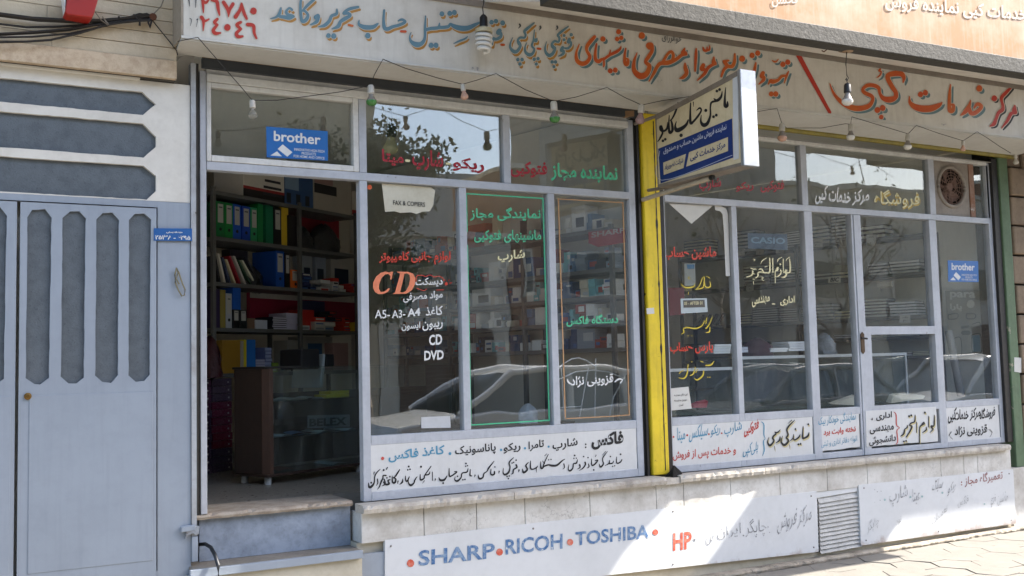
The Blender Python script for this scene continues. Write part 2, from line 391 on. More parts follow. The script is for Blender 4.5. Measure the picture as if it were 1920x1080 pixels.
# ------------------------------------------------------------------ ground
def pavers():
    m = bpy.data.materials.new('pavement_slabs'); m.use_nodes = True; n = m.node_tree.nodes; l = m.node_tree.links; b = n['Principled BSDF']
    g = n.new('ShaderNodeNewGeometry'); mp = n.new('ShaderNodeMapping'); mp.inputs['Rotation'].default_value = (0, 0, R(12)); mp.inputs['Scale'].default_value = (2.6, 3.0, 1)
    l.new(g.outputs['Position'], mp.inputs[0])
    wn = n.new('ShaderNodeTexNoise'); wn.inputs['Scale'].default_value = 5; l.new(g.outputs['Position'], wn.inputs[0])
    mx = n.new('ShaderNodeMix'); mx.data_type = 'RGBA'; mx.inputs[0].default_value = .04; l.new(mp.outputs[0], mx.inputs[6]); l.new(wn.outputs['Color'], mx.inputs[7])
    v = n.new('ShaderNodeTexVoronoi'); v.feature = 'DISTANCE_TO_EDGE'; v.inputs['Scale'].default_value = 1.0; v.inputs['Randomness'].default_value = .42; l.new(mx.outputs[2], v.inputs['Vector'])
    n2 = n.new('ShaderNodeTexNoise'); n2.inputs['Scale'].default_value = 9; n2.inputs['Detail'].default_value = 5; l.new(g.outputs['Position'], n2.inputs[0])
    a = n.new('ShaderNodeMath'); a.operation = 'MULTIPLY_ADD'; a.inputs[1].default_value = .07; a.inputs[2].default_value = -.02; l.new(n2.outputs[0], a.inputs[0])
    c = n.new('ShaderNodeMath'); c.operation = 'LESS_THAN'; l.new(v.outputs['Distance'], c.inputs[0]); l.new(a.outputs[0], c.inputs[1])
    n3 = n.new('ShaderNodeTexNoise'); n3.inputs['Scale'].default_value = 2.2; n3.inputs['Detail'].default_value = 8; l.new(g.outputs['Position'], n3.inputs[0])
    r = n.new('ShaderNodeValToRGB'); r.color_ramp.elements[0].position = .3; r.color_ramp.elements[1].position = .7
    r.color_ramp.elements[0].color = (*lin('#9b9385'), 1); r.color_ramp.elements[1].color = (*lin('#b6aea0'), 1); l.new(n3.outputs[0], r.inputs[0])
    x = n.new('ShaderNodeMix'); x.data_type = 'RGBA'; l.new(c.outputs[0], x.inputs[0]); l.new(r.outputs[0], x.inputs[6]); x.inputs[7].default_value = (*lin('#40382f'), 1)
    l.new(x.outputs[2], b.inputs['Base Color']); b.inputs['Roughness'].default_value = .85
    bp = n.new('ShaderNodeBump'); bp.inputs['Strength'].default_value = .4; bp.inputs['Distance'].default_value = .015; l.new(n2.outputs[0], bp.inputs['Height']); l.new(bp.outputs[0], b.inputs['Normal'])
    return m
PAVE = pavers()
ASPH = mat('asphalt', '#7d7a73', .9, '#66635d', .5, 3, bump=.3, bscale=80)
MB().box(-250, 250, -260, 240, -1.2, -.16).build('ground', mat('far_ground', '#7d7567', .9), kind='structure')
MB().box(-60, 90, -12.2, -5.35, -.4, -.13).build('road', ASPH, kind='structure')
HEXM = mat('hex_paver', '#8c877e', .85, '#746f67', .55, 2.4, bump=.35, bscale=55, chips='#7d7365', chip_t=.70, chip_s=20)
MB().box(-60, 90, -5.2, .35, -.4, -.012).build('pavement_bed', mat('joint_dirt', '#4a4136', .95, '#6b6051', .6, 7), kind='structure')
hx = MB(); rh = random.Random(4); a_ = .175
for j in range(0, 21):
    for i in range(-6, 78):
        cx_ = -1+i*a_*1.5; cy_ = -.02-(j+(.5 if i % 2 else 0))*a_*1.732
        if cy_ < -5.1: continue
        sh_ = 1-abs(rh.gauss(.012, .012)); ro = rh.gauss(0, .012); tz = rh.gauss(0, .0022); px_ = [(cx_+a_*sh_*math.cos(q*math.pi/3+ro)+rh.gauss(0, .002), min(.3, cy_+a_*sh_*math.sin(q*math.pi/3+ro)+rh.gauss(0, .002)), tz-.002+rh.gauss(0, .0012)) for q in range(6)]
        hx.prism(px_, (0, 0, -.03))
hx.f = [f if len(f) == 4 else f[::-1] for f in hx.f]
hx.build('pavement', HEXM, kind='structure')
MB().box(-60, 90, -16.2, -12.35, -.4, 0).build('far_pavement', PAVE, kind='structure')
kb = MB()
for i in range(-30, 60): kb.box(i*1.0+.004, i*1.0+.996, -5.345, -5.205, -.39, .012)
kb.build('kerb', BEAM, kind='structure', bev=.01)
kb = MB()
for i in range(-30, 60): kb.box(i*1.0+.004, i*1.0+.996, -12.345, -12.205, -.39, .012)
kb.build('far_kerb', BEAM, kind='structure', bev=.01)

# ------------------------------------------------------------------ the building shell
FZ = .765
bld = thing('shop_building', 'street building whose ground floor holds the copy shop behind the painted glazed fronts', 'building', (4.8, .2, 0))
MB().box(-8, 16, .06, .34, 3.56, 8.2).build('upper_wall', mat('upper_render', '#b7ad9d', .8, '#988d7d', .4, 1, bump=.2), bld)
MB().box(1.2, 8.9, .36, 6.4, 3.5, 3.62).build('ceiling', CEILM, bld)
MB().box(1.19, 8.9, 5.6, 5.8, .5, 3.49).build('back_wall', PLAST, bld)
MB().box(1.05, 1.19, .36, 5.59, .5, 3.49).build('side_wall', PLAST, bld)
# tile band and sill under the windows
zs = .749
def rough_slab(mb, x0, x1, y0, y1, z0, z1, step=.022, amp=.007):
    rr = random.Random(int(x0*1000)); n = max(2, int((x1-x0)/step)); w1 = w2 = 0; rows = []
    for i in range(n+1):
        x = x0+(x1-x0)*i/n; w1 = w1*.6+rr.uniform(-amp, amp); w2 = w2*.6+rr.uniform(-amp, amp)*.5
        bite = rr.uniform(.006, .014) if rr.random() < .09 else 0
        rows.append([(x, y1, z0), (x, y0+.006+w1*.4, z0+rr.uniform(0, .004)), (x, y0+w1*.6, (z0+z1)/2+w2*.5), (x, y0+.004+w1*.6+bite, z1-.006-bite*.6+w2*.2), (x, y0+.018+w1*.5+bite*.8, z1+w2*.12), (x, y1, z1)])
    k = 6; mb.add([p for r_ in rows for p in r_], [(i*k+j, (i+1)*k+j, (i+1)*k+(j+1) % k, i*k+(j+1) % k) for i in range(n) for j in range(k)]+[tuple(range(k))[::-1], tuple(range(n*k, n*k+k))])
sm = MB()
xs = [2.205, 3.22, 4.43]
for a, b in zip(xs[:-1], xs[1:]): rough_slab(sm, a+.003, b-.003, -.19, -.045, zs-.05, zs)
xs = [4.56, 5.35, 6.75, 8.2]
for a, b in zip(xs[:-1], xs[1:]): rough_slab(sm, a+.003, b-.003, -.175, -.045, zs-.05, zs)
sm.box(4.433, 4.557, -.165, -.045, zs-.055, zs-.012)
sm.build('sill', SILL, bld)
tb = MB(); x = 2.215; random.seed(3)
for xx in [2.62, 2.98, 3.33, 3.83, 4.38, 4.62, 5.05, 5.53, 6.02, 6.46, 6.9, 7.33, 7.62, 7.8, 8.25]:
    tb.box(x+.002, xx-.002, -.125, .05, .522, .697); x = xx
tb.build('tile_band', TILE, bld, bev=.003)
MB().box(2.2, 8.7, -.085, .05, -.02, .52).build('plinth_wall', CREAM, bld)
MB().box(1.21, 8.7, .06, .3, -.02, .66).build('foundation', CREAM, bld)
MB().box(1.21, 8.8, .37, 5.58, .5, FZ).build('shop_floor', FLOORM, kind='structure')
me_ = MB(); rough_slab(me_, 2.3, 8.6, -.17, -.088, -.004, .028, step=.03, amp=.014); me_.build('wall_foot_mortar', mat('mortar_foot', '#b7ac9b', .9, '#5b5044', .8, 9, bump=.6, bscale=30, chips='#463c31', chip_t=.62, chip_s=18), bld)
# threshold and steps
st = thing('entrance_steps', 'two worn painted entrance steps with a chipped stone threshold below the open doorway', 'steps', (1.75, -.1, 0))
th = MB(); rough_slab(th, 1.285, 2.2, -.03, .365, .733, FZ, amp=.004); th.build('threshold', mat('threshold_stone', '#b9ac9b', .6, '#6b5644', .7, 12, bump=.3, bscale=45, chips='#574334', chip_t=.64, chip_s=34), st)
MB().box(1.31, 2.198, .012, .058, .5, .731).build('riser', RISER, st)
MB().box(1.235, 2.196, -.185, .056, .47, .498).build('tread', mat('tread_stone', '#8f877b', .7, '#5a534a', .6, 6, bump=.4, bscale=30, chips='#4c463e', chip_t=.68, chip_s=24), st, bev=.004)
MB().box(1.212, 2.19, -.215, -.187, .455, .5).build('nosing', GATEP, st, bev=.003)
MB().box(1.215, 2.195, -.183, -.06, -.02, .453).build('front', CREAM, st)
MB().obox(at(676, 1040, -.12), (.165, 0, 0), (0, .03, 0), (0, 0, -.47)).build('side_pier', GATEP, st)

# ------------------------------------------------------------------ stone clad wall, upper left
cl = thing('stone_clad_wall', 'beige travertine strip wall above the metal gate, upper left of the picture', 'wall', (.4, -.1, 2.9))
wm = MB(); XR = at(331, 60, -.15).x
zc = [at(331, y, -.15).z for y in (115, 90, 66, 43, 19)]; dz = (zc[-1]-zc[0])/4
random.seed(5)
for k in range(-0, 40):
    z0 = zc[0]+k*dz; x = XR
    for seg in range(14):
        wdt = random.uniform(.45, .75); wm.box(x-wdt+.0016, x, -.15+random.uniform(-.0015, .0015), .05, z0+.0018, z0+dz-.0018); x -= wdt
wm.build('strip_cladding', TRAV, cl, bev=.0015)
zb = at(331, 148, -.155).z
MB().box(-4, XR, -.157, .05, zb, zc[0]).build('granite_band', GRAN, cl, bev=.002)
MB().box(-4, XR+.001, -.12, .04, zb-.004, 8).build('mortar', DARKW, cl)
MB().box(XR+.012, 1.2, -.06, .04, 3.34, 8).build('return_strip', SOFF, cl)
# ------------------------------------------------------------------ metal gate
GY = -.08
gate = thing('metal_gate', 'wide blue and cream painted sheet metal gate with dark frosted panes', 'gate', (.4, GY, 0))
zrail = at(313, 149, GY).z
GX1 = at(357, 600, GY).x; GX2 = at(371, 600, GY+.05).x
fr = MB(); fr.box(-4, .97, GY-.035, GY+.02, zrail-.025, zrail+.03); fr.tube([(-4, GY-.03, zrail+.01), (.965, GY-.03, zrail+.01)], .022, 10)
fr.build('cornice_rail', GATEW, gate, smooth=True)
zc1 = at(320, 375, GY).z
LX1 = at(292.5, 600, GY).x; LX0 = at(31, 600, GY).x; LZ1 = at(292, 391.5, GY).z; LZ0 = at(290, 1060, GY).z
def holed(mb, x0, x1, z0, z1, polys, y0, y1):
    """plate x0..x1, z0..z1 with convex holes: strips between hole columns, fans around each hole"""
    polys = sorted(polys, key=lambda p: min(q[0] for q in p)); xs = [x0]
    for p, q in zip(polys[:-1], polys[1:]): xs.append((max(a[0] for a in p)+min(a[0] for a in q))/2)
    xs.append(x1)
    for p, a, b in zip(polys, xs[:-1], xs[1:]):
        ring(mb, a, b, z0, z1, p, y0, y1)
def ring(mb, x0, x1, z0, z1, p, y0, y1, slop=True):
    cx = sum(q[0] for q in p)/len(p); cz = sum(q[1] for q in p)/len(p)
    def out(q):
        dx, dz_ = q[0]-cx, q[1]-cz; t = 1e9
        if dx > 1e-9: t = min(t, (x1-cx)/dx)
        if dx < -1e-9: t = min(t, (x0-cx)/dx)
        if dz_ > 1e-9: t = min(t, (z1-cz)/dz_)
        if dz_ < -1e-9: t = min(t, (z0-cz)/dz_)
        return (cx+dx*t, cz+dz_*t)
    cor = [(x0, z0), (x1, z0), (x1, z1), (x0, z1)]; n = len(p)
    ang = lambda q: math.atan2(q[1]-cz, q[0]-cx)
    p = sorted(p, key=ang)
    if slop:
        rr = random.Random(int(cx*997+cz*31)); Q = []; wv = 0
        for i in range(n):
            a, b = p[i], p[(i+1) % n]; L = math.hypot(b[0]-a[0], b[1]-a[1]); k_ = max(1, int(L/.03))
            for j in range(k_):
                t_ = j/k_; wv = max(0, wv*.8+rr.uniform(-.0022, .0026)); g_ = (0 if j == 0 else wv); x_ = a[0]+(b[0]-a[0])*t_; z_ = a[1]+(b[1]-a[1])*t_; nx, nz = cx-x_, cz-z_
                if abs(b[0]-a[0]) < abs(b[1]-a[1]): x_ += math.copysign(min(g_, .002), nx)
                else: z_ += math.copysign(min(g_, .002), nz)
                Q.append((x_, z_))
        p = sorted(Q, key=ang); n = len(p)
    o = [out(q) for q in p]
    for i in range(n):
        j = (i+1) % n; a0, a1 = ang(o[i]), ang(o[j])
        if a1 <= a0: a1 += 2*math.pi
        mid = sorted([(ang(c)+(2*math.pi if ang(c) < a0 else 0), c) for c in cor if a0+1e-9 < ang(c)+(2*math.pi if ang(c) < a0 else 0) < a1-1e-9])
        loop = [p[i], o[i]]+[c for _, c in mid]+[o[j], p[j]]
        mb.add([(q[0], y0, q[1]) for q in loop], [tuple(range(len(loop)))])
        mb.add([(p[i][0], y0, p[i][1]), (p[j][0], y0, p[j][1]), (p[j][0], y1, p[j][1]), (p[i][0], y1, p[i][1])], [(0, 1, 2, 3)])
# upper fixed part with three long pointed panes (row by row so that each has its own plate)
def xz(pts, Y=GY): return [(at(a, b, Y).x, at(a, b, Y).z) for a, b in pts]
hexes = [xz([(-40, 142), (267, 172), (292, 195.5), (268, 215.6), (-40, 188)]), xz([(-40, 204), (268, 231.7), (292.7, 256.7), (292.7, 275), (269, 295.7), (-40, 273)]), xz([(-40, 290), (269, 310.7), (292.7, 330), (292.7, 358), (275, 374.5), (-40, 357)])]
for h in hexes:
    for i, q in enumerate(h):
        if q[0] < .2: h[i] = (-1.2, q[1])
zb1 = (hexes[0][3][1]+hexes[1][1][1])/2; zb2 = (hexes[1][4][1]+hexes[2][1][1])/2
up = MB()
ring(up, -1.4, GX1, zb1, zrail-.02, hexes[0], GY, GY+.03); ring(up, -1.4, GX1, zb2, zb1, hexes[1], GY, GY+.03); ring(up, -1.4, GX1, zc1-.01, zb2, hexes[2], GY, GY+.03)
up.build('fixed_frame', GATEW, gate)
FROST = mat('frosted_pane', '#666d73', .3, '#4a5055', .7, 14, bump=.2, bscale=110, chips='#8d9499', chip_t=.7, chip_s=60, spec=.35)
for h in hexes: MB().prism([(q[0], GY+.024, q[1]) for q in h], (0, .008, 0)).build('pane', FROST, gate)
# post beside the leaf, lip and return
MB().box(LX1+.008, GX1, GY-.002, GY+.03, .02, zc1-.012).build('post', GATEP, gate)
MB().box(GX1+.003, GX1+.03, GY-.012, GY+.05, .66, 3.3).build('edge_strip', mat('edge_paint', '#b3b7bb', .55, '#7c7368', .6, 5, bump=.2, chips='#6d655a', chip_t=.66, chip_s=10), gate)
MB().box(GX1+.031, 1.305, -.02, .05, .74, 3.32).build('jamb', DARKW, gate)
MB().box(-1.4, LX1+.02, GY-.001, GY+.03, LZ1+.008, zc1-.011).build('head_rail', GATEP, gate)
leafs = []
octs = [[(50.7, 408), (60, 394), (84, 392.5), (96.7, 409), (92, 708), (75, 721), (64, 720), (47.5, 709)], [(116.7, 409), (131, 397), (148, 396.5), (160.7, 410), (157, 708), (143, 719), (128, 719), (113, 706)], [(180, 412), (192, 400), (210, 399), (222.7, 413), (221, 703), (208, 718), (191, 716), (177.5, 704)], [(241, 413), (252, 401.5), (270, 401), (282.7, 412), (280.5, 702), (270, 714), (254, 716), (240, 704)]]
def leaf(x0, x1, holes, label=None):
    m = MB(); zlo = LZ0+.62 if False else at(150, 728, GY).z
    holed(m, x0, x1, zlo, LZ1, holes, GY-.012, GY+.01)
    m.box(x0, x1, GY-.012, GY+.01, LZ0-.9, zlo)
    m.box(x1-.008, x1, GY-.0118, GY+.012, zlo, LZ1); m.box(x0, x0+.008, GY-.0118, GY+.012, zlo, LZ1)
    o = m.build('leaf', GATEP, gate, label=label)
    for h in holes: MB().prism([(q[0], GY+.005, q[1]) for q in h], (0, .004, 0)).build('pane', FROST, o)
    MB().obox((x0+.05, GY-.0155, LZ0+.03), (x1-x0-.07, 0, 0), (0, .003, 0), (0, 0, zlo-LZ0-.06)).build('kick_panel', GATEP, o, bev=.002)
    return o
lf = leaf(LX0+.012, LX1, [xz(o) for o in octs])
sh = octs[0]; dx0 = at(12.7, 500, GY).x-at(96.7, 500, GY).x
lf2 = leaf(LX0-.9, LX0-.004, [[(q[0]+dx0, q[1]) for q in xz(octs[0])], [(q[0]+dx0-.19, q[1]) for q in xz(octs[0])], [(q[0]+dx0-.38, q[1]) for q in xz(octs[0])]])
BRASS = mat('brass', '#8b6b3a', .4, '#54401f', .5, 30, metal=.8)
p = at(52, 743, GY-.015); MB().lathe([(.0, -.004), (.018, -.004), (.018, .006), (.011, .008), (.010, .014), (.004, .014), (.0, .010)], p, 16, (0, -1, 0)).build('lock', BRASS, lf)
MB().box(-1.4, GX1, GY-.001, GY+.03, -.02, LZ0-.91+.9-.02).build('threshold_bar', GATEP, gate)
MB().box(-4, 1.3, .06, .25, 0, 3.4).build('wall_behind', PLAST, gate)
pl = MB().prism(pxquad(onY(GY-.016), [(288.5, 428), (360, 428.5), (360, 452), (288.5, 451)]), (0, .006, 0)).build('house_number_plate', mat('plate_blue', '#1f5c9e', .45, '#30689f', .4, 9, chips='#c9cdd0', chip_t=.7, chip_s=30), label='small blue enamel number plate fixed to the gate post', cat='plate')
Text(onY(GY-.0165), .0008).word('\u06f6\u06f2\u06f9\u06f5 - \u06f2\u06f5\u06f1\u06f3\u06f8', (291, 449), (357, 450), 10, .02).word('\u0645\u0646\u0637\u0642\u0647 \u067e\u0633\u062a\u06cc', (312, 438), (342, 438.5), 5, .02).build(WHT, pl)
def px_tube(name, pts, Y, r, m, n=7, parent=None, **k):
    return MB().tube([at(a, b, Y if not isinstance(Y, (list, tuple)) else Y[i]) for i, (a, b) in enumerate(pts)], r, n).build(name, m, parent, **k)
px_tube('rope_loop', [(331, 502), (328, 515), (329, 530), (335, 545), (341, 555), (346, 553), (347, 543), (342, 532), (338, 520), (335, 510), (331, 502), (334, 512), (330, 522), (336, 533)], GY-.02, .0042, mat('rope', '#8c8468', .9, '#5d5641', .5, 60, bump=.5), label='frayed loop of rope hanging on the gate post', cat='rope')
# bent latch bracket at the foot of the post
lb = thing('latch_bracket', 'bent blue painted steel bracket at the foot of the gate post', 'bracket', at(358, 1000, GY-.02))
MB().obox(at(340, 999, GY-.03), (.075, 0, .006), (0, .03, 0), (0, 0, .03)).build('plate', GATEP, lb, bev=.004)
MB().prism(pxquad(onY(GY-.026), [(351, 989), (374, 986), (373, 1002), (366, 1004), (362, 1000), (352, 1005), (347, 1012)]), (0, .02, 0)).build('hook', mat('bracket_rust', '#9aa0a6', .6, '#5b4a3c', .7, 18, chips='#5c4534', chip_t=.6, chip_s=24), lb, bev=.003)
MB().obox(at(360, 1054, GY-.02), (.033, 0, 0), (0, .06, 0), (0, 0, .135)).build('upright', GATEP, lb, bev=.003)
px_tube('drain_hose', [(374, 1021), (385, 1020), (395, 1026), (403, 1040), (409, 1060), (410, 1090)], [.0, -.06, -.14, -.22, -.25, -.25], .0105, mat('hose_rubber', '#23262a', .45), 10, label='black rubber hose curling down over the lower step', cat='hose')
# cable bundle and the red box above the gate
CY = -.19
cb = thing('cable_bundle', 'bundle of black cables tied to a wall hook beside the banner', 'cables', at(284, 35, CY))
for pts, r in [([(-30, 20), (0, 26), (60, 34), (130, 38), (190, 38), (240, 34), (284, 30)], .009), ([(-30, 22), (0, 29), (70, 38), (140, 41), (200, 40), (250, 36), (284, 33)], .008), ([(-30, 38), (0, 45), (50, 51), (110, 50), (170, 46), (220, 40), (284, 34)], .006), ([(-30, 62), (0, 63), (60, 60), (120, 55), (170, 48), (230, 39), (284, 36)], .0055), ([(-30, 66), (0, 66), (70, 62), (130, 57), (180, 47), (240, 37), (284, 36)], .005), ([(-30, 70), (0, 70), (60, 69), (130, 63), (175, 54), (215, 44), (284, 37)], .0055), ([(-30, 78), (0, 79), (50, 78), (95, 75), (150, 62), (195, 48), (240, 40), (284, 38)], .006)]:
    px_tube('cable', pts, CY+random.uniform(-.015, .015), r, WIRE, 8, cb)
px_tube('tie', [(178, 22), (190, 38), (202, 47), (197, 38), (192, 31), (196, 36), (204, 46)], CY-.02, .003, WIREL, 6, cb)
for pts in ([(222, 31), (226, 35), (240, 33), (247, 31)], [(250, 27), (262, 41), (262, 48)], [(282, 34), (278, 42), (281, 52), (284, 40)], [(240, 33), (262, 26), (280, 30), (285, 36), (270, 38), (255, 33)], [(252, 30), (275, 26), (286, 31)]):
    px_tube('tape_end', pts, CY-.012, .006, BLK, 6, cb)
MB().lathe([(.0, -.05), (.012, -.05), (.012, .03), (.02, .03), (.02, .038), (0, .038)], at(285, 35, CY+.02), 10, (0, -1, 0)).build('hook', RUST, cb)
px_tube('drop_wire', [(284, 36), (300, 56), (318, 78), (331, 95), (333, 103)], [CY, -.17, -.17, -.17, -.14], .003, WIRE, 6, label='thin black wire dropping from the cable hook to the gate post', cat='wire')
px_tube('feed_wire', [(308, -4), (302, 12), (290, 24), (283, 31)], CY, .0035, WIREL, 6, label='pale wire running up from the cable hook', cat='wire')
rb = thing('red_box', 'red and white plastic box hanging above the cables', 'box', at(152, 20, -.25))
RP = mat('red_plastic', '#b02a1f', .4, '#8d2018', .4, 8, chips='#c98a80', chip_t=.7, chip_s=20)
MB().prism(pxquad(onY(-.3), [(122, 22), (126, 27), (171, 33), (176, 27), (186, -8), (128, -16)]), (0, .12, 0)).build('body', RP, rb, bev=.006)
MB().prism(pxquad(onY(-.285), [(118, -10), (124, -12), (122, 20), (121.5, 18)]), (0, .09, 0)).build('side_label', WHT, rb)
# ------------------------------------------------------------------ banner over the shop, soffit, overhang
BP = Plane((1.15, -.37, 0), 91.84)
zf = 3.35; zt = BP.at(1280, 60).z
ban = thing('shop_banner', 'long grey painted banner board with orange and blue hand lettering over the shop fronts', 'sign', (4.7, -.5, zf))
bx0 = BP.s(344, 40); bx1 = 7.32
b = MB(); b.prism([BP.P(bx0, 0, zf), BP.P(bx1, 0, zf), BP.P(bx1, 0, zt+.02), BP.P(bx0, 0, zt+.02)], -BP.n*.03); b.build('board', FASC, ban)
b = MB(); b.prism([BP.P(bx0-.012, .0, zf+.004), BP.P(bx0-.012, .0, zt+.3), (1.135, -.06, zt+.3), (1.135, -.06, zf+.004)], (.011, 0, 0)); b.build('end_board', mat('end_board', '#a89c8b', .7, '#6f665a', .5, 4, bump=.1), ban)
b = MB(); b.prism([BP.P(bx0-.012, -.006, zf-.004), BP.P(bx1, -.006, zf-.004), BP.P(bx1, -.006, zf+.010), BP.P(bx0-.012, -.006, zf+.010)], -BP.n*.006); b.build('bottom_edge', SOFF, ban)
b = MB(); b.prism([BP.P(bx0-.012, 0.004, zf-.012), BP.P(bx1, 0.004, zf-.012), (8.6, -.1, zf-.012), (1.16, -.1, zf-.012)], (0, 0, .011)); b.build('soffit', SOFF, ban)
b = MB(); b.prism([BP.P(bx0, -.012, zt-.045), BP.P(bx1, -.012, zt-.045), BP.P(bx1, -.012, zt-.004), BP.P(bx0, -.012, zt-.004)], -BP.n*.01); b.build('top_trim', mat('trim', '#8d8377', .6, '#5b5249', .5, 5), ban)
# rolling shutter slot and tubes behind the soffit
MB().box(1.31, 4.36, -.098, -.07, 3.28, 3.336).build('shutter_slot', mat('slot_dark', '#34373a', .5, '#201f1d', .5, 5), ban)
bt = MB(); bt.box(1.31, 4.36, -.1, -.085, 3.3375, 3.3465); bt.build('slot_edge', mat('edge_rust', '#b08c5c', .7, '#6a4a2d', .7, 9, chips='#5a3c25', chip_t=.64, chip_s=11), ban)
yt = MB(); yt.tube([(4.58, -.085, at(1500, 245, -.085).z), (8.6, -.085, at(1500, 245, -.085).z)], .026, 14); yt.build('shutter_tube', mat('tube_olive', '#8f8128', .5, '#4d4416', .6, 8, chips='#5c5030', chip_t=.68), ban)

LA = (340, 0, 6); LB_ = (640, 0, 6); LC = (920, 20, 9); LD = (1070, 40, 7.111); LE = (1290, 70, 7.111); LF = (1530, 110, 7.68); LG = (1690, 140, 8.348)
RED_D = """240,-10,30 245,60,26 248,140,10|240,5,25 275,30,28 310,-5,14|350,-5,40 400,20,36 415,100,32 430,170,14|475,25,36 525,110,34 532,190,8|580,45,36 545,110,28 532,190,8|678,40,20 660,110,32 610,190,40|678,40,20 700,130,32 735,210,26|812,123,66|228,195,38 250,240,30 245,345,8|228,195,38 265,235,26 310,215,16|405,215,28 375,250,34 405,280,24|405,280,24 360,340,34 385,375,36 440,370,18|518,308,66|668,250,28 625,280,34 670,325,26|670,325,26 620,375,34 640,412,36 690,408,20|745,275,36 810,290,36 820,370,28 845,430,20"""
BLK_D = "85,-5,16 95,70,6|165,-5,14 160,85,6|95,205,8 115,225,8 100,290,5|170,225,8 185,215,8 168,300,5"
BLU_A = """1245,110,26 1215,90,20 1180,130,26 1200,165,30 1250,175,22 1262,185,20|1265,185,24 1215,200,40 1150,190,34 1110,185,30|1120,90,18 1105,150,32 1070,190,24 1005,208,10|1345,-10,24 1340,100,28 1355,230,34 1400,225,38 1425,170,28 1390,125,24 1360,120,22|1490,-5,30 1420,60,30 1370,115,22|1535,170,30 1505,195,32 1540,215,26 1545,175,26|1545,190,30 1520,245,36 1455,278,14|1750,105,16 1745,155,30 1690,180,30 1665,235,34 1610,285,34 1545,300,12|1655,400,48|1715,405,54"""
BLU_B = """190,78,24 100,98,32 40,130,26 25,155,22 75,150,30 100,175,28 40,210,40 -10,245,34 -35,295,38 -105,325,12|200,230,12 200,275,30 260,305,46 350,305,42 400,275,26 415,262,12|298,400,56|482,115,22 475,220,26 485,310,38 520,325,38 580,300,32 640,285,30 700,260,30 720,240,24 680,220,26 640,235,14|948,180,12 942,300,24 938,430,28 900,490,42 840,500,52 785,465,32 770,410,14 785,365,8|950,335,30 1010,320,34 1090,310,32 1105,260,12|1100,310,32 1200,300,32 1225,265,18 1260,290,40 1330,315,52 1420,315,48 1500,280,34 1570,245,14|1132,155,50|1220,150,50|1272,140,50|1010,510,52|1065,510,52|1265,490,8 1330,460,20 1370,445,18 1400,430,16 1420,410,8|1780,345,46 1765,370,46 1795,375,30 1790,415,32 1745,440,30 1700,440,36 1690,500,30|1690,250,46|1740,238,46|1815,257,50"""
BLU_C = """375,450,8 335,540,22 330,620,36 390,690,54 450,680,46 500,600,40 480,550,54 460,500,36 500,455,36 570,455,32 590,410,32 570,350,38 620,300,44 735,205,20|610,535,8 580,620,24 590,700,40 650,745,54 710,720,40 735,650,32 695,590,32 720,500,26 738,325,14|735,490,26 760,500,64 785,465,12|945,520,8 920,620,26 930,700,40 985,755,54 1050,720,46 1085,640,40 1050,610,54 1035,560,36 1080,515,36 1145,525,32 1160,460,36 1135,410,36 1200,350,40 1310,265,20|1330,480,46 1315,530,52 1355,530,32 1350,590,36 1300,635,36 1240,630,26|1215,620,46 1195,670,52 1235,680,36 1220,730,40 1145,768,12|1240,420,46|1240,490,46|1360,405,52|460,825,54|530,825,54|495,900,52|735,820,52|800,810,52|770,900,48|1038,865,52|1095,865,52|1068,945,48"""
MARK_C = "490,230,30 500,260,24 465,298,8|838,265,30 845,290,26 820,328,8|1122,262,30 1130,290,24 1102,328,8"
DASH_B = "82,280,26 125,290,26|672,352,28 722,354,28|1800,503,26 1830,504,26"
DASH_C = "795,640,40 840,645,36"
OR_D = """115,305,12 75,420,28 85,520,46 150,565,54 220,540,46 255,470,40 215,390,34 220,330,42 270,260,46 320,205,36|345,300,20 330,400,30 330,500,40 370,535,46 410,510,36 440,500,26|440,490,20 445,580,24 435,610,8|450,500,30 520,450,32 560,430,36 620,400,36 660,365,26 672,330,10|520,440,26 530,385,12|430,235,62|640,138,60|620,235,52|675,220,52|528,660,58|595,650,58|735,360,16 720,460,30 725,560,40 755,570,44 765,510,28 735,495,18|885,420,10 845,540,36 850,660,54 930,730,74 1010,700,64 1050,600,50 1000,540,40 1040,470,46 1085,390,42 1080,310,40 1040,320,64 1050,350,54|948,190,78|1520,360,16 1500,420,56 1540,430,46 1480,450,38 1400,510,42 1300,550,54 1200,560,46 1150,610,40 1110,690,36 1045,800,12|1230,540,36 1290,440,32 1340,405,36 1370,450,36 1360,510,36|1525,560,20 1530,620,46 1545,690,46 1500,745,40 1455,760,14|1675,365,16 1670,450,34 1660,660,24"""
OR_E = """200,130,12 215,170,32 250,175,28 255,130,12|255,170,28 285,160,28 290,110,10|345,265,16 345,340,54 375,350,28 320,370,34 265,410,38 215,490,38 125,575,12|205,370,46 185,420,54 225,430,36|625,220,20 620,320,38 590,385,42 530,380,40 490,330,46 475,320,28 540,310,24|530,385,40 480,430,34 445,520,24|722,285,72|855,240,62|930,210,62|905,340,18 890,420,34 870,510,18|1000,475,46 980,520,46 1010,530,38 1005,570,38 945,625,12|1125,310,10 1150,325,20 1180,320,18 1205,290,8|1265,360,62|1330,330,62|1340,455,14 1315,510,28 1285,610,10|1320,510,24 1250,520,34 1200,570,34 1130,590,54 1100,580,38 1070,625,12|1110,755,58|1170,755,62"""
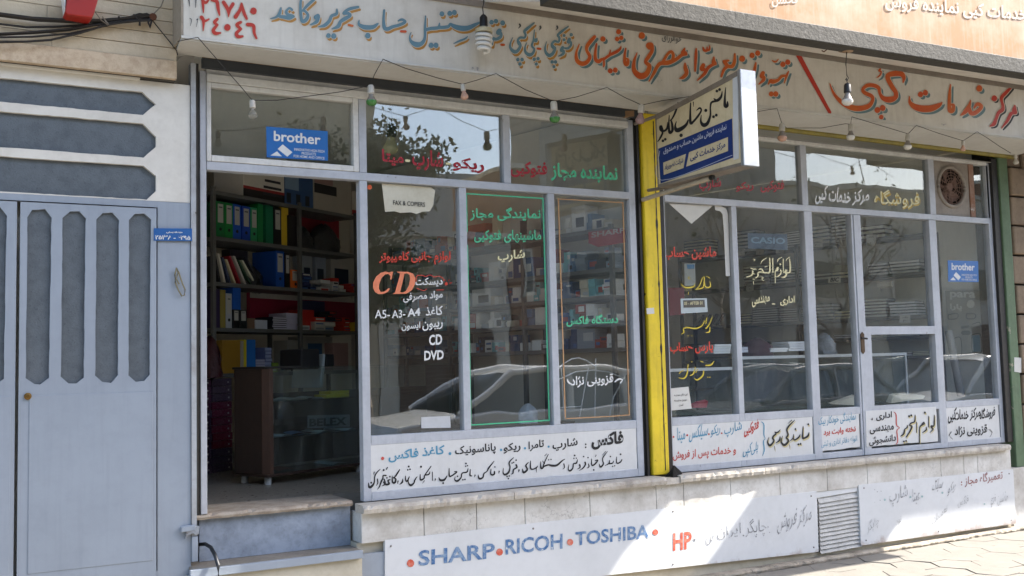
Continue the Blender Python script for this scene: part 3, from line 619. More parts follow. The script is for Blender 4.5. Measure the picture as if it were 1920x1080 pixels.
OR_F = """200,360,10 240,470,28 300,560,42 400,650,58 520,705,70 640,715,68 760,680,58 815,600,42 800,540,48 700,490,48 675,440,38 740,385,48 830,385,48 900,420,48 920,500,34 970,570,58 1060,590,76 1140,560,58 1150,490,54 1100,410,58 1040,300,58 1040,240,58 1120,215,68 1220,215,68 1265,270,48 1255,340,18|925,150,24 910,175,24 940,190,18 920,240,20 875,275,8|885,740,74|960,710,74|940,840,58|1345,545,12 1355,630,42 1420,690,72 1530,720,84 1660,715,82 1770,670,54 1815,630,12|1505,515,68|1575,490,68"""
OR_G = "770,155,14 755,300,38 750,480,48 765,560,66 810,560,48 815,480,42 785,470,28|1085,400,12 1060,490,48 1000,580,58 930,635,18|1060,520,48 1090,600,58 1150,600,58 1230,540,54 1250,490,48 1190,460,48 1140,520,22|1220,215,86"
RE_G = "1720,200,28 1640,280,48 1575,350,48 1570,410,38 1590,490,42 1580,550,56 1520,600,48 1480,700,44 1450,770,56 1390,805,18|1455,370,80|1775,490,28 1770,560,66 1790,600,38 1720,610,48 1660,720,42 1570,835,12"
fb = onP(BP)
t1, t2, t3 = Text(fb, .0012), Text(fb, .0012), Text(fb, .0012)
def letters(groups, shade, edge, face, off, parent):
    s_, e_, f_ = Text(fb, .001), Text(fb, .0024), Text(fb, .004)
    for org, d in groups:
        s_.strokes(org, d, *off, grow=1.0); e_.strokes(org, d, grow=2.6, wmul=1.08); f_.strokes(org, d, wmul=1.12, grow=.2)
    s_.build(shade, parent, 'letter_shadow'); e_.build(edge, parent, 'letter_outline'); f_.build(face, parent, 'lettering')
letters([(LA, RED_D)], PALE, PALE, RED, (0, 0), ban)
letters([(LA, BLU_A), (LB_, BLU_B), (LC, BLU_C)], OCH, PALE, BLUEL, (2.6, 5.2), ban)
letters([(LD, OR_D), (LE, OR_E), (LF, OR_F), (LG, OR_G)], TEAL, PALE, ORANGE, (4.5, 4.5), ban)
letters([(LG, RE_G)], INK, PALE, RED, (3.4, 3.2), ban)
Text(fb, .004).strokes(LB_, DASH_B).strokes(LC, DASH_C).build(ORANGE, ban)
Text(fb, .004).strokes(LE, "1455,205,64 1670,600,54 1890,1000,44").build(RED, ban)
Text(fb, .004).strokes(LA, BLK_D).strokes(LC, MARK_C).word('\u0647\u0648\u0627\u0644\u0631\u0632\u0627\u0642', (1241, 79), (1278, 83), 17, .005).build(mat('ink_grey', '#4a4f52', .6), ban)

ov = thing('canopy_slab', 'concrete canopy slab with grey edge beam and faded orange fascia across the top right', 'canopy', (4.5, -.3, zt))
q1 = at(1280, 38, -1.25); q2 = atz(1920, 138, q1.z); zu = q1.z
OA = math.degrees(math.atan2(q2.x-q1.x, q2.y-q1.y)); OP = Plane(q1, OA)
o0, o1 = 2.95-q1.x, 7.58-q1.x
zb0 = OP.at(1600, 57).z
b = MB(); b.prism([OP.P(o0, .0, zu), OP.P(o1, .0, zu), OP.P(o1, .0, zb0), OP.P(o0, .0, zb0)], -OP.n*.12); b.build('edge_beam', BEAM, ov, bev=.006)
XB = lambda x: BP.P((x-BP.p.x)/BP.u.x, .02, zt+.002)
e0, e1 = OP.P(o0, .1205, zu+.03), OP.P(o1, .1205, zu+.03)
def under(px, py):      # point on the sloping underside
    n_ = (e1-e0).cross(XB(e0.x)-e0); d_ = ray(px, py); return CAM+d_*((e0-CAM).dot(n_)/d_.dot(n_))
b = MB(); b.prism([e0, e1, XB(e1.x+.95), XB(e0.x)], (0, 0, .03)); b.prism([XB(e0.x)+Vector((0, .0, .004)), XB(e1.x+.95)+Vector((0, 0, .004)), (e1.x+.95, .05, zt+.006), (e0.x, .05, zt+.006)], (0, 0, .02)); b.build('underside', mat('slab_under', '#e6e0d5', .6, '#9c8f80', .45, 2.5, streak=.1, chips='#8b7a66', chip_t=.735, chip_s=7), ov)
FAO = mat('fascia_orange', '#a97842', .5, '#c9bda9', 1.0, .75, bump=.02, streak=.35)
b = MB(); b.prism([OP.P(o0, .02, zb0+.003), OP.P(o1, .02, zb0+.003), OP.P(o1, .02, zb0+1.1), OP.P(o0, .02, zb0+1.1)], -OP.n*.1); b.build('fascia_sheet', FAO, ov)
of = onP(OP, -.02)
Text(of, .004).word('\u062e\u062f\u0645\u0627\u062a \u06a9\u067e\u06cc \u0646\u0645\u0627\u06cc\u0646\u062f\u0647 \u0641\u0631\u0648\u0634', (1660, 22), (1925, 48), 34, .012).word('\u0641\u062d\u0634\u0646', (1447, 14), (1496, 12), 26, .01).build(mat('faded_letters', '#b9b1a6', .5, '#cfc0aa', .5, 6), ov)
rp = under(1589, 91)
b = MB(); b.lathe([(0, .02), (.062, .02), (.06, -.012), (.03, -.024), (0, -.026)], rp, 16); b.build('ceiling_rose', mat('rose', '#a88c6d', .6, '#5c4433', .6, 14), ov)
px_tube('wall_hook', [(1553, 86), (1550, 93), (1545, 97), (1541, 95)], under(1548, 92).y, .004, RUST, 6, label='bent rusty hook under the canopy edge', cat='hook')
# unseen slabs to the right, shaped so their shade frames the sunlit patch
nb = thing('unseen_shade_slabs', 'unseen slabs beyond the green pillar, shaped for the shade on the plinth', 'canopy', (11, -.3, 3.84))
MB().box(7.4, 9.3, -1.262, .05, 3.885, 3.96).build('slab', BEAM, nb); MB().box(8.6, 10.3, -1.6, .05, 3.56, 3.72).build('slab', BEAM, nb); MB().box(10.302, 16, -1.29, .05, 3.56, 3.72).build('slab', BEAM, nb)
gz0 = at(1915, 850, -.06).z
gp = thing('green_pillar', 'flaking green painted pillar at the right end of the shop front', 'pillar', (8.72, -.04, .5))
gx0, gx1 = at(1879, 410, -.075).x, at(1895, 410, -.075).x
MB().box(gx0, gx1, -.075, .05, .53, 3.345).build('shaft', GRN, gp, bev=.006)
MB().box(gx0-.12, gx1+.02, -.095, .05, -.02, .528).build('foot', TILE, gp, bev=.004)
MB().prism(pxquad(onY(-.078), [(1902, 670), (1915, 671), (1915, 699), (1902, 697)]), (0, .002, 0)).build('notice', PAPER, gp)
MB().box(8.34, gx0-.003, -.02, .06, .75, 3.34).build('rail_side', DARKW, gp)
MB().box(gx0-.085, gx0-.006, -.06, -.021, .755, 3.3).build('shutter_rail', BLK, gp, bev=.004)
ub = thing('added_shade_slab', 'unseen slab added overhead to shade the left part of the front', 'shade slab', (1.2, -.8, 5.0))  # unseen slab, added to keep the sun off gate and banner
MB().box(-1.6, 4.5, -1.8, .05, 5.0, 5.16).build('slab', BEAM, ub, bev=.01)
# neighbour pier of rough stone, right edge
ns = thing('rough_stone_pier', 'pier of rough brown stone blocks at the right edge beyond the green pillar', 'wall', (9.2, .1, 0))
m = MB(); random.seed(11)
for i in range(14):
    z = i*.27; x = gx1+.02
    while x < 9.9:
        wd = random.uniform(.2, .42); m.box(x+.006, x+wd-.006, -.08+random.uniform(-.02, .03), .25, z+.008, z+.262); x += wd
m.build('blocks', STONE, ns, bev=.014)
MB().box(gx1+.015, 16, .0, .3, -.02, 3.8).build('core', DARKW, ns)
# yellow pillar
yp = thing('yellow_pillar', 'chipped yellow painted steel pillar with black shutter rails between the two shop fronts', 'pillar', (4.48, -.03, .75))
MB().box(4.412, 4.553, -.062, .05, .752, 3.335).build('shaft', YEL, yp, bev=.006)
MB().box(4.358, 4.409, -.03, .05, .752, 3.3).build('shutter_rail', BLK, yp, bev=.004)
MB().box(4.374, 4.392, -.046, -.031, .752, 3.28).build('rail_lip', BLK, yp)
MB().box(4.556, 4.603, -.04, .05, .752, 3.3).build('shutter_rail', BLK, yp, bev=.004)
sm_ = MB(); rr = random.Random(6); w_ = 0; L_, R_ = [], []
for i in range(90):
    z = .78+i*2.5/89; w_ = w_*.8+rr.uniform(-.0012, .0014); h_ = .0035+abs(w_)*1.6+(.006 if rr.random() < .06 else 0)
    L_.append((4.517-h_, -.0632, z)); R_.append((4.517+h_*.8, -.0632, z))
sm_.add(L_+R_, [(i, 90+i, 91+i, i+1) for i in range(89)]); sm_.build('seam', BLK, yp)
MB().prism(pxquad(onY(-.064), [(1212, 578), (1226, 577), (1227, 588), (1213, 589)]), (0, .0012, 0)).build('sticker', PAPER, yp)
b = MB(); b.obox(at(1172, 220, -.1), (.085, 0, .012), (0, .03, 0), (0, 0, .05)); b.build('padlock', mat('padlock', '#93714f', .5, '#57402b', .6, 18), label='rusty brown padlock at the top of the yellow pillar', cat='padlock', bev=.008)
# crumpled black rag on the sill at the foot of the pillar
m = MB(); random.seed(2); c0 = at(1268, 893, -.12); n = 14
ringp = []
for j in range(5):
    for i in range(n):
        a = 2*math.pi*i/n; rr = (.055+.02*math.sin(a*3+j)+random.uniform(-.012, .012))*math.cos(j*.36); ringp.append((c0.x+rr*math.cos(a)*1.1, c0.y+.02+rr*math.sin(a)*.8, zs-.05+j*.028+random.uniform(-.006, .008)))
m.add(ringp, [(j*n+i, j*n+(i+1) % n, (j+1)*n+(i+1) % n, (j+1)*n+i) for j in range(4) for i in range(n)]+[tuple(range(4*n, 5*n))])
m.build('black_rag', mat('rag', '#171512', .95, '#2a2622', .5, 30, bump=.6), smooth=True, label='crumpled black rag on the sill at the foot of the yellow pillar', cat='rag')

# ------------------------------------------------------------------ left shop front
X = lambda a, b, Y=0: at(a, b, Y).x
Z = lambda a, b, Y=0: at(a, b, Y).z
ZT, ZR1, ZR0, ZP0, ZS0 = 3.216, 2.755, 2.705, 1.142, .752
xj = 1.31; xg1 = 1.352; xg1b = X(658, 240); xm0, xm1 = 2.270, 2.321; xs2a, xs2b = X(938, 211)+.0, X(951, 213); xr0, xr1 = 4.302, 4.356
px1 = (2.321, 2.953); px2 = (3.004, 3.624); px3 = (3.676, 4.302)
sf = thing('left_shop_front', 'blue grey painted steel shop front with an open doorway, left of the yellow pillar', 'shop front', (2.8, 0, ZS0))
f = MB(); YF, YB = -.032, .03
def V(x0, x1, z0, z1, d=0): f.box(x0, x1, YF+d, YB, z0, z1)
V(xj, 1.345, FZ, 3.28); V(xm0, xm1, ZS0, ZR0); V(xm0, xm1, ZR1, ZT)
V(px1[1], px2[0], ZP0, ZR0); V(px2[1], px3[0], ZP0, ZR0); V(xr0, xr1, ZS0, 3.28)
V(1.346, xr0-.001, ZR0+.0005, ZR1-.0005, -.004)
V(xm1+.001, xr0-.001, 1.085, ZP0); V(xm0-.0, xr0-.001, ZS0, .806, -.003) if False else V(xm1+.001, xr0-.001, ZS0, .806, -.002)
V(xs2a, xs2b, ZR1, ZT)
f.build('frame', FRAME, sf, bev=.003)
f = MB(); f.box(1.346, xr0-.001, -.05, .03, ZT, 3.262); f.box(1.346, xr0-.001, -.035, .03, 3.2625, 3.30); f.build('head_bar', FRAMEW, sf, bev=.003)
f = MB(); f.box(1.346, 1.352+.02, -.04, .02, ZR1+.001, ZT-.001); f.box(xg1b, xg1b+.035, -.04, .02, ZR1+.001, ZT-.001); f.box(1.3725, xg1b-.0005, -.04, .02, ZR1+.001, ZR1+.037); f.box(1.3725, xg1b-.0005, -.04, .02, ZT-.03, ZT-.001); f.build('sash', FRAMEW, sf, bev=.004)
def pane(parent, x0, x1, z0, z1, m=GL, name='pane', y=0): return MB().box(x0-.004, x1+.004, y-.0025, y+.0025, z0-.004, z1+.004).build(name, m, parent)
pn_t1 = pane(sf, 1.372, xg1b, ZR1+.037, ZT-.03, GLU)
pn_t2 = pane(sf, xm1, xs2a, ZR1, ZT, GLU); pn_t3 = pane(sf, xs2b, xr0, ZR1, ZT, GLU)
pn1 = pane(sf, *px1, ZP0, ZR0); pn2 = pane(sf, *px2, ZP0, ZR0); pn3 = pane(sf, *px3, ZP0, ZR0)
g0 = onY(-.0028)
Text(g0).word('\u0631\u06cc\u06a9\u0648', (849, 320), (908, 326), 27, .02).word('\u0634\u0627\u0631\u067e', (773, 322), (831, 326), 43, .02).word('\u0645\u06cc\u062a\u0627', (716, 308), (757, 313), 29, .02).build(DRED, pn_t2)
Text(g0).outline([(836, 304.5), (845, 305.5), (845, 309.5), (836, 308.5)]).outline([(760, 298.5), (769, 299.5), (769, 304), (760, 303)]).build(CRM, pn_t2)
Text(g0).word('\u0641\u062a\u0648\u06a9\u067e\u06cc', (957, 334), (1026, 337), 33, .02).build(DRED, pn_t3)
Text(g0).word('\u0646\u0645\u0627\u06cc\u0646\u062f\u0647 \u0645\u062c\u0627\u0632', (1033, 339), (1158, 346), 34, .02).build(MINT, pn_t3)
# pane 1
Text(g0).word('\u0644\u0648\u0627\u0632\u0645 \u062c\u0627\u0646\u0628\u06cc \u06a9\u0627\u0645\u067e\u06cc\u0648\u062a\u0631', (711, 497), (845, 496), 25, .02).build(VERM, pn1)
CDS = """270,880,8 262,850,24 215,840,14|265,850,10 210,838,30 140,880,66 115,960,74 150,1022,40 210,1030,22 265,985,10|325,838,22 340,838,30 305,930,62 270,1030,30|275,1030,22 350,1032,20 430,1000,46 470,930,70 440,860,56 370,835,22 320,836,18"""
c7 = lambda L: [(680+x/4.908, 340+y/4.908) for x, y in L]
DO = [(310, 832), (420, 832), (465, 850), (485, 890), (480, 950), (455, 1000), (410, 1030), (370, 1037), (275, 1037), (278, 1028), (298, 1022), (345, 850), (310, 842)]
DI = [(385, 850), (410, 848), (430, 860), (437, 900), (425, 960), (400, 1005), (375, 1022), (345, 1020)]
tc = Text(g0).outline(c7([(280, 835), (264, 905), (254, 905), (254, 872), (237, 852), (205, 858), (172, 890), (152, 950), (150, 990), (166, 1018), (200, 1014), (240, 982), (251, 988), (235, 1015), (195, 1035), (150, 1039), (115, 1020), (95, 980), (97, 930), (125, 875), (165, 842), (210, 830), (245, 838), (266, 830)]))
for a_, b_ in ((0, 5), (5, 9), (9, 13)): pass
ring_pairs = [((310, 832), (385, 850)), ((420, 832), (410, 848)), ((465, 850), (430, 860)), ((485, 890), (437, 900)), ((480, 950), (425, 960)), ((455, 1000), (400, 1005)), ((400, 1034), (375, 1022)), ((275, 1037), (345, 1020)), ((298, 1022), (345, 1020)), ((345, 850), (385, 850)), ((310, 832), (385, 850))]
for (oa, ia), (ob, ib) in zip(ring_pairs[:-1], ring_pairs[1:]): tc.mb.add([g0(x, y, .0017) for x, y in c7([oa, ob]+([ib] if ib != ia else [])+[ia])], [tuple(range(4 if ib != ia else 3))])
tc.build(SALM, pn1)
Text(g0).strokes((680, 340, 4.908), "490,925,7 500,870,7 545,865,7 580,875,7 620,862,7 660,880,7 700,872,7 740,895,7 745,915,7|500,985,7 560,1005,7 590,990,7|680,1000,7 745,998,7|770,942,30|800,940,7 820,930,7|755,905,6 760,915,6|795,905,6 790,915,6").build(VERM, pn1)
Text(g0).word('\u062f\u06cc\u0633\u06a9\u062a', (779, 538), (830, 537), 17, .014).word('\u0645\u0648\u0627\u062f \u0645\u0635\u0631\u0641\u06cc', (756, 568), (830, 562), 18, .012).word('\u06a9\u0627\u063a\u0630', (798, 592), (830, 590), 17, .012).word('A4', (764, 594), (788, 592), 15, .03).word('A3-', (735, 597), (760, 595), 15, .012).word('A5-', (703, 597), (731, 597), 16, .012).word('\u0631\u06cc\u0628\u0648\u0646', (792, 621), (830, 617), 17, .012).word('\u0627\u067e\u0633\u0648\u0646', (753, 622), (788, 620), 17, .012).word('CD', (804.5, 648), (829, 646), 20, .03).word('DVD', (795.5, 676), (832, 674), 18, .03).build(WHT, pn1)
MB().prism(pxquad(onY(-.0045), [(716, 344), (722, 397), (740, 396), (750, 399), (770, 398), (781, 401), (792, 397), (806, 396), (812, 385), (816, 357), (808, 351), (760, 347)]), (0, .0012, 0)).build('torn_paper', mat('torn_paper', '#d9d3bf', .8, '#b3a88d', .5, 7), pn1)
Text(onY(-.005)).word('FAX & COPIERS', (737, 384), (797, 388), 8.5, .012).build(INK, pn1)
Text(g0).strokes((0, 0, 1), "693,351,9").build(mat('dot_orange', '#e2622a', .5), pn1)
MB().prism(pxquad(onY(-.0045), [(790, 782), (844, 780), (845, 802), (790, 803)]), (0, .0012, 0)).build('blank_label', mat('label_grey', '#c9cbcd', .5), pn1)
# pane 2
def border(pts, w): return '|'.join('%g,%g,%g %g,%g,%g' % (*a, w, *b, w) for a, b in zip(pts[:-1], pts[1:]))
Text(g0).strokes((0, 0, 1), border([(876, 434), (874.5, 363), (1018, 372), (1030, 788)], 2.6)+'|'+border([(876.5, 460), (883, 797), (980, 791), (1030, 788)], 2.6)).word('\u0646\u0645\u0627\u06cc\u0646\u062f\u06af\u06cc \u0645\u062c\u0627\u0632', (881, 414), (1014, 415), 26, .016).word('\u0645\u0627\u0634\u06cc\u0646\u0647\u0627\u06cc \u0641\u062a\u0648\u06a9\u067e\u06cc', (889, 457), (1015, 457), 26, .016).build(MINT, pn2)
Text(g0).word('\u0634\u0627\u0631\u067e', (933, 496), (984.5, 490), 24, .02).build(CRM, pn2)
# pane 3
Text(g0).strokes((0, 0, 1), border([(1047, 373), (1060, 782)], 2.2)+'|'+border([(1046, 373), (1168, 380), (1180, 778), (1140, 781), (1061, 785)], 2)).build(PEACH, pn3)
Text(g0).word('\u062f\u0633\u062a\u06af\u0627\u0647 \u0641\u0627\u06a9\u0633', (1062, 613), (1159, 610), 22, .018).build(MINT, pn3)
Text(g0).word('\u0642\u0632\u0648\u06cc\u0646\u06cc \u0646\u0698\u0627\u062f', (1070, 728), (1150, 722), 22, .016).strokes((0, 0, 1), "1064,712,2.4 1067,718,3 1076,722,2|1153,716,2 1160,711,3 1167,712,2 1163,718,2").build(WHT, pn3)
# lower painted board
def board(name, quad, label, yf=-.03, th=.025, m=BOARD, cat='sign board'):
    if name == 'painted_board':      # hand painted field: wavering edges
        rr = random.Random(int(quad[0][0])); Q = []
        for i in range(4):
            a, b = quad[i], quad[(i+1) % 4]; n = max(4, int(math.hypot(b[0]-a[0], b[1]-a[1])/7)); w = 0
            for j in range(n):
                w = w*.75+rr.uniform(-.5, .5)*(1.6 if i == 0 else .5); t_ = j/n; g_ = min(1, 4*t_, 4*(1-t_))
                Q.append((a[0]+(b[0]-a[0])*t_+(w*g_ if i in (1, 3) else 0), a[1]+(b[1]-a[1])*t_+(w*g_ if i in (0, 2) else 0)))
        quad = Q
    return MB().prism(pxquad(onY(yf), quad), (0, th, 0)).build(name, m, label=label, cat=cat)
B1 = board('painted_board', [(689, 928.5), (1195, 883), (1192.5, 798.5), (689, 832)], 'long white board with two rows of black and blue lettering left of the pillar')
gb = onY(-.0305)
N1 = (680, 850, 6.857); N2 = (940, 810, 7.385)
NA = """225,205,8 180,250,16 155,300,16 150,370,18 120,420,30 85,435,30 75,380,10|110,378,26|150,240,12 140,270,6|190,330,14 195,380,14 175,415,5|300,285,18 265,285,14 260,320,16 240,360,22 215,430,14 185,465,4|270,215,24|305,205,14 320,180,10|350,340,18 325,350,18 340,390,24 300,400,26 270,370,20|275,330,14 290,390,20 250,420,8|350,300,22|312,315,20|475,210,12 435,275,20 400,320,14|380,290,8 385,370,22 415,375,26 425,330,20 395,310,14|455,355,16 450,390,6|515,330,8 510,370,22 475,400,6|550,290,8 555,350,18 575,355,20 600,300,10|592,170,24|580,212,20|608,205,20|700,300,8 670,345,18 660,380,18 620,410,30 590,380,14 590,340,6|740,270,8 745,340,22 790,320,18 800,280,16 880,165,10|800,280,16 850,270,18 865,235,8|750,172,26|795,350,8 770,385,4|897,240,10 898,350,10|935,330,16 930,355,5|1085,290,10 1050,340,26 1000,345,26 980,310,8|1035,382,24|1112,195,10 1115,290,20 1150,285,18 1210,240,18 1180,235,10|1355,195,8 1340,240,18 1280,255,16 1265,310,16 1220,355,26 1185,340,14 1190,300,5|1328,130,22|1325,165,18|1348,158,18|1288,340,20|1315,335,20|1220,295,20|1385,205,8 1380,280,18 1400,290,16|1445,280,16 1438,305,5|1690,100,8 1620,190,20 1600,230,12 1560,260,18 1545,310,20 1500,325,26 1485,275,6|1650,200,8 1650,270,18 1690,270,20 1695,235,18|1700,175,18|1755,230,16 1750,258,5"""
NB = """170,355,10 110,420,20 120,490,18 100,560,26 50,590,28 25,560,14 30,500,6|80,615,22|110,608,22|97,645,22|205,455,24 215,490,20 170,520,20 160,570,18 135,585,6|205,390,22|150,430,20|172,420,20|245,525,18 240,555,6|375,420,10 340,465,22 360,520,24 310,560,30 292,510,8|405,400,10 405,500,22 440,515,16 490,490,18 500,470,8|485,500,12 485,560,6|545,410,8 550,500,24 580,490,20 590,440,16 650,310,10|600,440,12 570,400,6|600,330,8 630,300,6|580,480,22 650,455,22 700,465,30 770,460,28 840,400,18 880,375,8|655,385,18|688,380,18|865,440,14 875,490,12 850,515,5|1055,380,8 1040,430,20 1000,440,16 990,500,18 955,535,26 930,520,14 935,450,5|1015,325,24|1005,365,18|1038,362,18|1085,455,24 1090,490,16 1050,515,6|1160,420,22 1165,450,18 1130,500,18 1080,535,5|1140,340,20|1205,440,10 1215,480,14 1185,500,5|1200,355,20|1250,370,8 1255,460,20 1300,440,22 1335,390,18 1300,395,12|1280,525,22|1312,320,12 1300,345,5|1470,270,8 1410,350,16 1405,400,14 1415,440,18 1375,485,24 1355,440,6|1450,265,6 1400,320,6|1435,465,6 1490,435,16 1500,390,10|1490,440,18 1540,430,18 1555,400,8|1510,340,20|1540,475,18|1570,468,18|1595,345,8 1600,430,18 1650,415,18 1670,380,12|1652,308,22|1168,170,22|1168,212,22"""
Text(gb).strokes(N1, NA).strokes(N2, NB).word('\u0641\u0627\u06a9\u0633', (1109, 844), (1169, 838), 31, .03).word('\u0634\u0627\u0631\u067e', (1036, 849), (1083, 841), 22, .012).word('\u062a\u0627\u0645\u0631\u0627', (991, 847), (1020, 842), 19, .012).word('\u0631\u06cc\u06a9\u0648', (944, 851), (976, 847), 19, .012).word('\u067e\u0627\u0646\u0627\u0633\u0648\u0646\u06cc\u06a9', (853.5, 858), (929.5, 851), 21, .01).build(INK, B1)
Text(gb).word('\u06a9\u0627\u063a\u0630 \u0641\u0627\u06a9\u0633', (728.5, 868), (833.5, 856), 22, .016).strokes((640, 740, 4.8), "978,530,26|1438,497,22").strokes(N2, "655,203,30|328,225,32").build(SKYB, B1)
Text(gb).strokes((640, 740, 4.8), "372,574,30").build(REDD, B1)
# ------------------------------------------------------------------ right shop front
rfz = Z(1623, 287.3)                                  # top of the upper panes
xl0 = 4.606; u1 = (X(1246, 330), X(1497, 330)); u2 = (X(1508, 330), X(1736, 340)); u3 = (X(1746.5, 340), X(1848, 350))
q1_ = (X(1248.5, 600), 5.247); q2_ = (5.297, 5.998); q3_ = (6.082, 6.52); q5_ = (7.557, 8.268); dx_ = (6.545, 7.53)
rf = thing('right_shop_front', 'blue grey painted glazed shop front right of the yellow pillar with lettered panes', 'shop front', (6.5, 0, ZS0))
f = MB()
V(xl0, q1_[0], ZS0, 3.26); V(8.268, 8.335, ZS0, 3.26)
V(q1_[1], q2_[0], ZP0, ZR0); V(q2_[1], q3_[0], ZS0, ZR0); V(q3_[1], dx_[0]-.003, ZS0, ZR0); V(dx_[1]+.003, q5_[0], ZS0, ZR0)
V(q1_[0]+.0005, 8.2675, ZR0+.0005, ZR1-.0005, -.003)
V(u1[1], u2[0], ZR1, rfz); V(u2[1], u3[0], ZR1, rfz); V(u3[1], 8.2675, ZR1, rfz)
for a, b in (q1_, q2_, q3_, q5_): V(a+.0005, b-.0005, 1.085, ZP0); V(a+.0005, b-.0005, ZS0, .80)
V(q1_[1], q2_[0], 1.086, ZP0-.0005, .0005); V(q1_[1], q2_[0], ZS0, .7995, .0005)
f.build('frame', FRAME, rf, bev=.003)
f = MB(); f.box(q1_[0], 8.2675, -.045, .03, rfz+.0005, rfz+.03); f.build('head_sash', FRAMEW, rf, bev=.003)
f = MB(); f.box(4.606, 8.33, -.06, .03, rfz+.031, 3.262); f.build('shutter_box', mat('shutter_box', '#97938d', .55, '#6c675f', .5, 5, streak=.2), rf, bev=.003)
pu1 = pane(rf, *u1, ZR1, rfz, GLUR); pu2 = pane(rf, *u2, ZR1, rfz, GLUR)
pr1 = pane(rf, *q1_, ZP0, ZR0, GLR); pr2 = pane(rf, *q2_, ZP0, ZR0, GLR); pr3 = pane(rf, *q3_, ZP0, ZR0, GLR); pr5 = pane(rf, *q5_, ZP0, ZR0, GLR)
Text(g0).word('\u0641\u062a\u0648\u06a9\u067e\u06cc', (1426, 363), (1470, 362), 25, .016).word('\u0631\u06cc\u06a9\u0648', (1380, 360), (1413, 358), 18, .016).word('\u0634\u0627\u0631\u067e', (1311, 362), (1352, 357), 26, .016).build(DRED, pu1)
Text(onY(-.0024)).word('\u0641\u0631\u0648\u0634\u06af\u0627\u0647', (1640, 391.5), (1726, 394), 35, .03).build(mat('gold_edge', '#b79a3e', .5), pu2, 'letter_outline')
Text(onY(-.0032)).word('\u0641\u0631\u0648\u0634\u06af\u0627\u0647', (1639, 389), (1724, 391), 34, .006).build(CRM, pu2)
Text(g0).word('\u06a9\u067e\u06cc', (1527, 386), (1548, 386), 40, .014, lean=5).word('\u062e\u062f\u0645\u0627\u062a', (1553, 377), (1594, 383), 28, .014, lean=3).word('\u0645\u0631\u06a9\u0632', (1597, 386), (1628, 384), 31, .014, lean=4).build(WHT, pu2)
Text(g0).word('\u0645\u0627\u0634\u06cc\u0646 \u062d\u0633\u0627\u0628', (1245, 488), (1343, 487), 25, .02).word('\u067e\u0627\u0631\u0633 \u062d\u0633\u0627\u0628', (1256, 666), (1337, 664), 24, .02).build(VERM, pr1)
YC1 = (1230, 380, 5.4); YC2 = (1230, 580, 5.143)
Text(g0).strokes(YC1, "545,795,6 550,850,14 500,850,12 485,750,10|490,760,10 480,850,12 450,870,14 400,878,8|470,760,8 440,840,10 410,870,6|395,820,5 380,850,14 300,860,14 250,820,5|340,750,7 325,765,7 345,775,7|510,745,7 530,755,7 545,765,7|310,885,9|350,885,9|330,905,7 325,935,5").strokes(YC2, "545,70,5 510,150,12 480,185,12|520,170,6 515,215,14 480,225,5|490,80,8 480,140,8|470,110,7 440,160,12 380,185,14 300,175,12 265,190,10 270,220,12 245,240,5|310,255,10|345,255,10|560,500,6 530,535,14 480,540,10|460,590,8 450,640,14 400,680,14 370,665,6|400,580,8 385,610,8|380,560,8 360,620,12 330,640,8|310,530,8 300,620,12 270,665,14 220,660,5|265,590,8 240,600,8 225,620,6|500,655,10|520,655,10|345,505,12|430,500,8 455,510,8").build(YELL, pr1)
LC6 = (1380, 460, 8.307)
LQ = """835,215,14 845,330,24 835,420,24 790,420,18|780,390,32 765,420,26 790,440,26 760,490,28 705,500,8|845,180,8 790,215,14 780,250,6|720,185,8 660,215,14 645,260,6|480,195,8 410,240,14 385,290,6|735,215,16 738,430,12|695,380,18 700,430,18 660,480,18 620,480,6|690,295,28|650,350,32 625,395,26 655,380,22|610,400,16 610,480,16 612,590,8|570,205,20 575,425,14|525,200,18 525,410,24 470,425,18 440,430,18|440,430,18 395,370,18 360,375,14|440,420,14 350,420,18 340,480,22 300,510,10|295,450,8 260,430,14|320,370,10 270,370,16 225,355,10|260,400,22 250,460,22 165,495,12|265,525,16|285,530,16|395,490,8 430,505,10 400,520,10 430,550,10|265,215,10 295,225,12 285,250,6|272,560,10 275,610,5|480,330,18|455,335,18"""
Text(g0).strokes(LC6, LQ).word('\u0627\u062f\u0627\u0631\u06cc', (1463, 574), (1490, 571), 17, .014).word('\u0645\u0647\u0646\u062f\u0633\u06cc', (1410, 577), (1443, 571), 19, .014).strokes((0, 0, 1), "1448,570,2 1453,570,2").build(CRM, pr2)
# white triangle poster, paper strip, hand written note, blue sticker and small signs on the glass
g1 = onY(-.0045)
MB().prism(pxquad(g1, [(1254, 381.5), (1296.5, 419.5), (1337, 385.5)]), (0, .0012, 0)).build('triangle_poster', PAPER, pr1)
MB().prism(pxquad(g1, [(1340, 385), (1352, 386), (1362, 392), (1365, 402), (1368, 495), (1369, 517), (1361, 518), (1357, 430), (1355, 402), (1350, 396), (1341, 394)]), (0, .0012, 0)).build('paper_strip', PAPER, pr1)
MB().prism(pxquad(g1, [(1251, 729), (1291, 725), (1297, 766), (1256, 770)]), (0, .0012, 0)).build('hand_note', PAPER, pr1)
Text(onY(-.005)).word('\u0627\u06cc\u0646 \u0645\u0643\u0627\u0646 \u0645\u062c\u0647\u0632 \u0628\u0647', (1264, 744), (1289, 742), 5).word('\u062f\u0648\u0631\u0628\u06cc\u0646 \u0645\u062f\u0627\u0631\u0628\u0633\u062a\u0647', (1264, 754), (1288, 752), 5).word('\u0627\u0633\u062a', (1273, 762), (1281, 761), 5).build(INK, pr1)
Text(g0).word('\u0645\u0634\u062a\u0631\u06cc \u062f\u0648\u0631\u0628\u06cc\u0646 \u0627\u0633\u062a', (1295, 734), (1338, 731), 7).build(INK, pr1)
MB().prism(pxquad(g1, [(1276, 560), (1325, 559), (1327, 585), (1277, 588)]), (0, .0012, 0)).build('opening_sign', mat('sign_dim', '#b9c4c6', .5), pr1)
